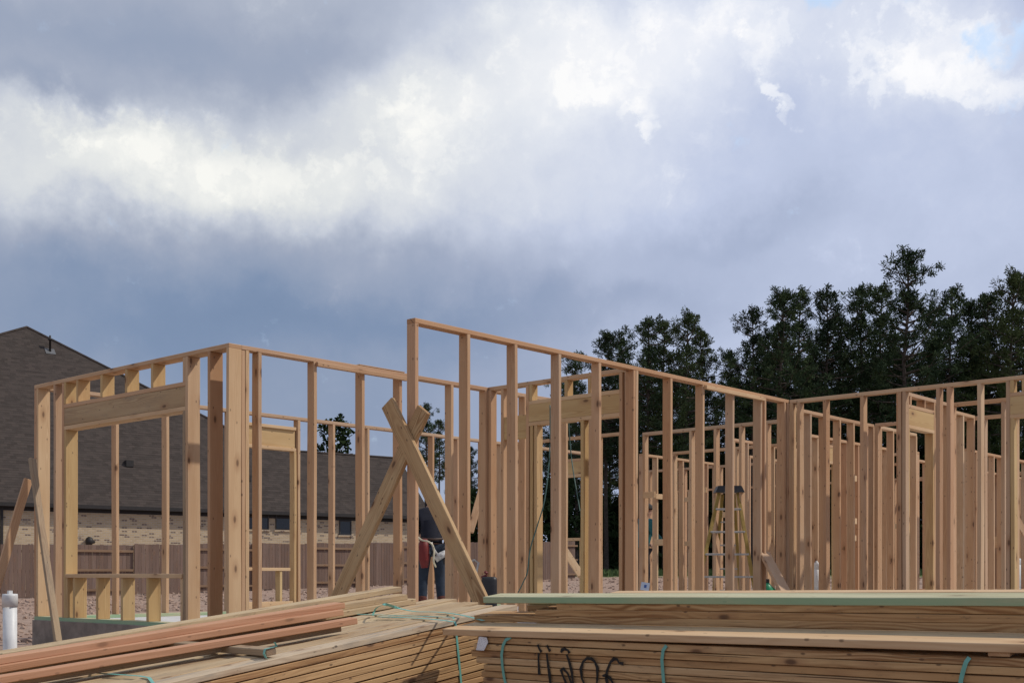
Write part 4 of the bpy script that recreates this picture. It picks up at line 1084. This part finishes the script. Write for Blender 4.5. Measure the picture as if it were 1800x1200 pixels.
def clump(vs, fs, c, r, rs, n, wd, upb=.35):
    for _ in range(n):
        d = Vector((rs.gauss(0, 1), rs.gauss(0, 1), rs.gauss(0, 1)+upb)).normalized()
        s = d.cross(Vector((rs.gauss(0, 1), rs.gauss(0, 1), rs.gauss(0, 1)))).normalized()
        q = c+d*r*rs.uniform(.0, .35); e = c+d*r*rs.uniform(.8, 1.04); w_ = wd*rs.uniform(.7, 1.3)
        o = len(vs); vs += [tuple(q-s*w_*.35), tuple(q+s*w_*.35), tuple(e+s*w_), tuple(e-s*w_)]; fs.append((o, o+1, o+2, o+3))
def puff_clump(vs, fs, c, r, rs, n, wd):
    for _ in range(n):
        d = Vector((rs.gauss(0, 1), rs.gauss(0, 1), rs.gauss(0, 1))).normalized()
        q = c+d*r*rs.random()**.4; dd = (d+Vector((rs.gauss(0, .5), rs.gauss(0, .5), rs.gauss(0, .5)+.25))).normalized()
        s = dd.cross(Vector((rs.gauss(0, 1), rs.gauss(0, 1), rs.gauss(0, 1)))).normalized()*wd*rs.uniform(.7, 1.3); l = dd*rs.uniform(.08, .17)
        o = len(vs); vs += [tuple(q-l-s*.5), tuple(q-l+s*.5), tuple(q+l+s), tuple(q+l-s)]; fs.append((o, o+1, o+2, o+3))
def pine_proto(seed, H, c0, Rm, dens):
    rs = random.Random(seed); tk = MB(); cv, cf = [], []
    bend = [Vector((rs.uniform(-.25, .25), rs.uniform(-.25, .25), 0)) for _ in range(7)]
    pts = [Vector((0, 0, -.4))]+[Vector((0, 0, H*i/6))+bend[i]*(i/6) for i in range(1, 7)]
    tk.tube(pts, [.24*H/20*(1-.86*i/6) for i in range(7)], 8)
    def trunk(z):
        i = min(5, max(0, int(z/H*6))); f = z/H*6-i; return pts[i].lerp(pts[i+1], f)
    nb = int(dens*.82)
    for i in range(nb):
        u = (i+rs.random())/nb; z = H*(c0+(1-c0)*u)
        prof = (math.sin(min(1, (u*1.15+.12))*math.pi)**.6 if u < .8 else .55*(1-u)/.2+.14)
        a = i*2.399+rs.uniform(-.5, .5)
        ln = Rm*prof*rs.uniform(.4, 1.2)*(1+.35*math.sin(a*2+seed+u*7))+.3; el = rs.uniform(-.1, .35)+u*.5
        d = Vector((math.cos(a)*math.cos(el), math.sin(a)*math.cos(el), math.sin(el)))
        p = trunk(z); mid = p+d*ln*.5-Vector((0, 0, .05*ln)); e = p+d*ln+Vector((0, 0, .08*ln))
        tk.tube([p, mid, e], [.045+.012*ln, .03, .012], 4, False)
        m = max(2, int(ln*1.6))
        for j in range(m):
            f = .42+.58*(j+rs.random()*.6)/m; q = (p.lerp(mid, f*2) if f < .5 else mid.lerp(e, f*2-1))
            q = q+Vector((rs.gauss(0, 1), rs.gauss(0, 1), rs.gauss(0, .6)))*.22*ln*.5
            puff_clump(cv, cf, q, rs.uniform(.24, .43), rs, 44, .030)
    puff_clump(cv, cf, pts[-1], .4, rs, 50, .035)
    return tk, cv, cf
PROTO = []
for sd, H, c0, Rm, dn in ((1, 20, .42, 3.3, 105), (2, 20, .50, 2.7, 90), (3, 20, .36, 3.7, 130), (4, 20, .55, 2.5, 75), (5, 20, .46, 3.4, 110), (6, 20, .62, 2.2, 60)):
    tk, cv, cf = pine_proto(sd, H, c0, Rm, dn)
    tm = bpy.data.meshes.new('trunk'); tm.from_pydata([tuple(v) for v in tk.v], [], tk.f); tm.materials.append(BARK)
    cm = bpy.data.meshes.new('crown'); cm.from_pydata(cv, [], cf); cm.materials.append(NEED)
    PROTO.append((tm, cm))
def tree(px, ytop, Z, k, label, group='pines behind the lot', name='pine_tree', wide=1.):
    p = at(px, 1000, Z); zg = ground_z(p.x, p.y); h = at(px, ytop, Z).z-zg; s = h/20.
    t = bpy.data.objects.new(name, None); COL.objects.link(t)
    t.location = (p.x, p.y, zg); t.rotation_euler = (0, 0, random.uniform(0, 6.28)); t.scale = (s*wide, s*wide, s)
    tag(t, label, 'tree', group)
    for n, me in zip(('trunk', 'crown'), PROTO[k]):
        o = bpy.data.objects.new(n, me); COL.objects.link(o); o.parent = t
    return t
G1 = 'dark pine standing in the front row of the woods behind the house frame'
front = [(985, 672, 84, 3), (1013, 628, 80, 1), (1066, 590, 82, 4), (1092, 600, 88, 1), (1140, 566, 80, 1), (1168, 572, 84, 3), (1204, 560, 80, 4), (1236, 592, 82, 3), (1282, 622, 86, 1),
         (1322, 552, 82, 3), (1350, 590, 84, 1), (1374, 516, 78, 4), (1402, 524, 84, 3), (1452, 518, 80, 1), (1478, 560, 82, 3), (1516, 510, 82, 1), (1545, 512, 86, 3), (1640, 545, 82, 1),
         (1668, 516, 80, 3), (1704, 536, 84, 4), (1738, 524, 82, 1), (1775, 488, 78, 0), (1806, 494, 82, 3), (1840, 480, 80, 4)]
tree(1592, 452, 76, 0, 'tallest dark pine, rising above the woods at right', wide=1.05)
tree(1775, 488, 77, 0, 'tall bushy pine at the right edge of the woods')
tree(1374, 516, 77, 4, 'tall pine left of the tallest one, with a rounded twin top')
tree(1204, 558, 79, 0, 'pine with a spreading top at the left part of the woods, above the middle wall')
tree(1013, 626, 80, 1, 'leftmost pine of the woods, seen over the plate of the middle wall')
ORD = 'second third fourth fifth sixth seventh eighth ninth tenth eleventh twelfth thirteenth fourteenth fifteenth sixteenth seventeenth eighteenth nineteenth twentieth'.split()
rest = [f for f in front if f[0] not in (1775, 1374, 1204, 1013)]
for i, (px, y, Z, k) in enumerate(rest):
    where = 'leftmost' if i == 0 else 'rightmost' if i == len(rest)-1 else ORD[i-1]+' from the left'
    tree(px, y, Z, k, 'plain dark pine, '+where+' of the ordinary front row pines of the woods', 'front row pines')
rs = random.Random(8)
G2 = 'dark pine deeper in the woods behind the front row'
for i in range(36):
    px = 985+i*24.5+rs.uniform(-12, 12)
    prof = 700 if px < 1000 else 640 if px < 1100 else 600 if px < 1230 else 640 if px < 1310 else 575
    tree(px, prof+rs.uniform(45, 130), rs.uniform(88, 104), rs.randint(0, 5), G2, 'pines deeper in the woods')
tree(748, 716, 74, 3, 'dark pine behind the crossed boards', 'pines behind the lot', wide=.85)
tree(771, 742, 80, 5, 'smaller thin pine just right of the one behind the crossed boards', 'pines behind the lot')
tree(828, 790, 86, 3, 'small pine between the studs right of the crossed boards', 'pines behind the lot')
tree(815, 812, 90, 1, 'low pine beside the small one right of the crossed boards', 'pines behind the lot')
tree(965, 770, 80, 4, 'lower pine seen through the cross wall, left of the woods', 'pines behind the lot')
# broadleaf trees far behind the brick house and the undergrowth of the wood
def broad(px, ytop, Z, w, label, seed, crown0=.35, nb=60):
    rs = random.Random(seed); p = at(px, 1000, Z); zg = ground_z(p.x, p.y); H = at(px, ytop, Z).z-zg
    t = thing('broadleaf_tree', Vector((p.x, p.y, zg)), label, 'tree'); M = MW[t.name]; tk = MB(); cv, cf = [], []
    tk.tube([(0, 0, -.3), (.1, 0, H*.4), (0, .1, H*.8)], [.22, .16, .06], 8)
    for i in range(nb):
        a = rs.uniform(0, 6.28); u = rs.random(); z = H*(crown0+(1-crown0)*u); r = w*math.sqrt(max(.02, 1-(2*u-.9)**2))*rs.uniform(.3, 1)
        e = Vector((math.cos(a)*r, math.sin(a)*r, z)); tk.tube([(0, 0, z-.5*r), e], [.05, .015], 4, False)
        for _ in range(3): clump(cv, cf, e+Vector((rs.gauss(0, .35), rs.gauss(0, .35), rs.gauss(0, .3))), rs.uniform(.35, .65), rs, 18, .09)
    tk.build('trunk', BARK, M, t); solid('crown', cv, cf, LEAF, M, t)
broad(592, 742, 92, 1.6, 'small airy tree peeking over the brick house roof', 21, .5, 24)
broad(828, 875, 78, 1.5, 'low bushy tree behind the fence right of the crossed boards', 22)
broad(985, 850, 80, 2.2, 'bushy tree behind the fence seen through the cross wall', 23)
def undergrowth():
    rs = random.Random(31); vs, fs = [], []
    for i in range(2600):
        px = rs.uniform(1030, 1980); Z = rs.uniform(84, 112); p = at(px, 1000, Z); zg = ground_z(p.x, p.y)
        hmax = 9 if px > 1120 else 5
        c = Vector((p.x, p.y, zg+rs.random()**1.4*hmax)); clump(vs, fs, c, rs.uniform(.8, 1.5), rs, 30, .12)
    o = solid('undergrowth', vs, fs, LEAF); tag(o, 'dark tangled undergrowth between the pine trunks', 'undergrowth', kind='stuff')
undergrowth()
def grass():
    rs = random.Random(12); vs, fs = [], []
    for i in range(9000):
        px = rs.uniform(960, 1900); Z = rs.uniform(62, 84); p = at(px, 1000, Z); z = ground_z(p.x, p.y)
        if hB(p.x, p.y) < 49: continue
        a = rs.uniform(0, 6.28); d = Vector((math.cos(a), math.sin(a), 0)); h = rs.uniform(.15, .45); o = len(vs); q = Vector((p.x, p.y, z))
        vs += [tuple(q-d*.09), tuple(q+d*.09), tuple(q+Vector((rs.uniform(-.1, .1), rs.uniform(-.1, .1), h)))]; fs.append((o, o+1, o+2))
    o = solid('grass', vs, fs, simple('grass_blades', (.07, .11, .03), .8)); tag(o, 'strip of green grass at the foot of the woods', 'grass', kind='stuff')
grass()
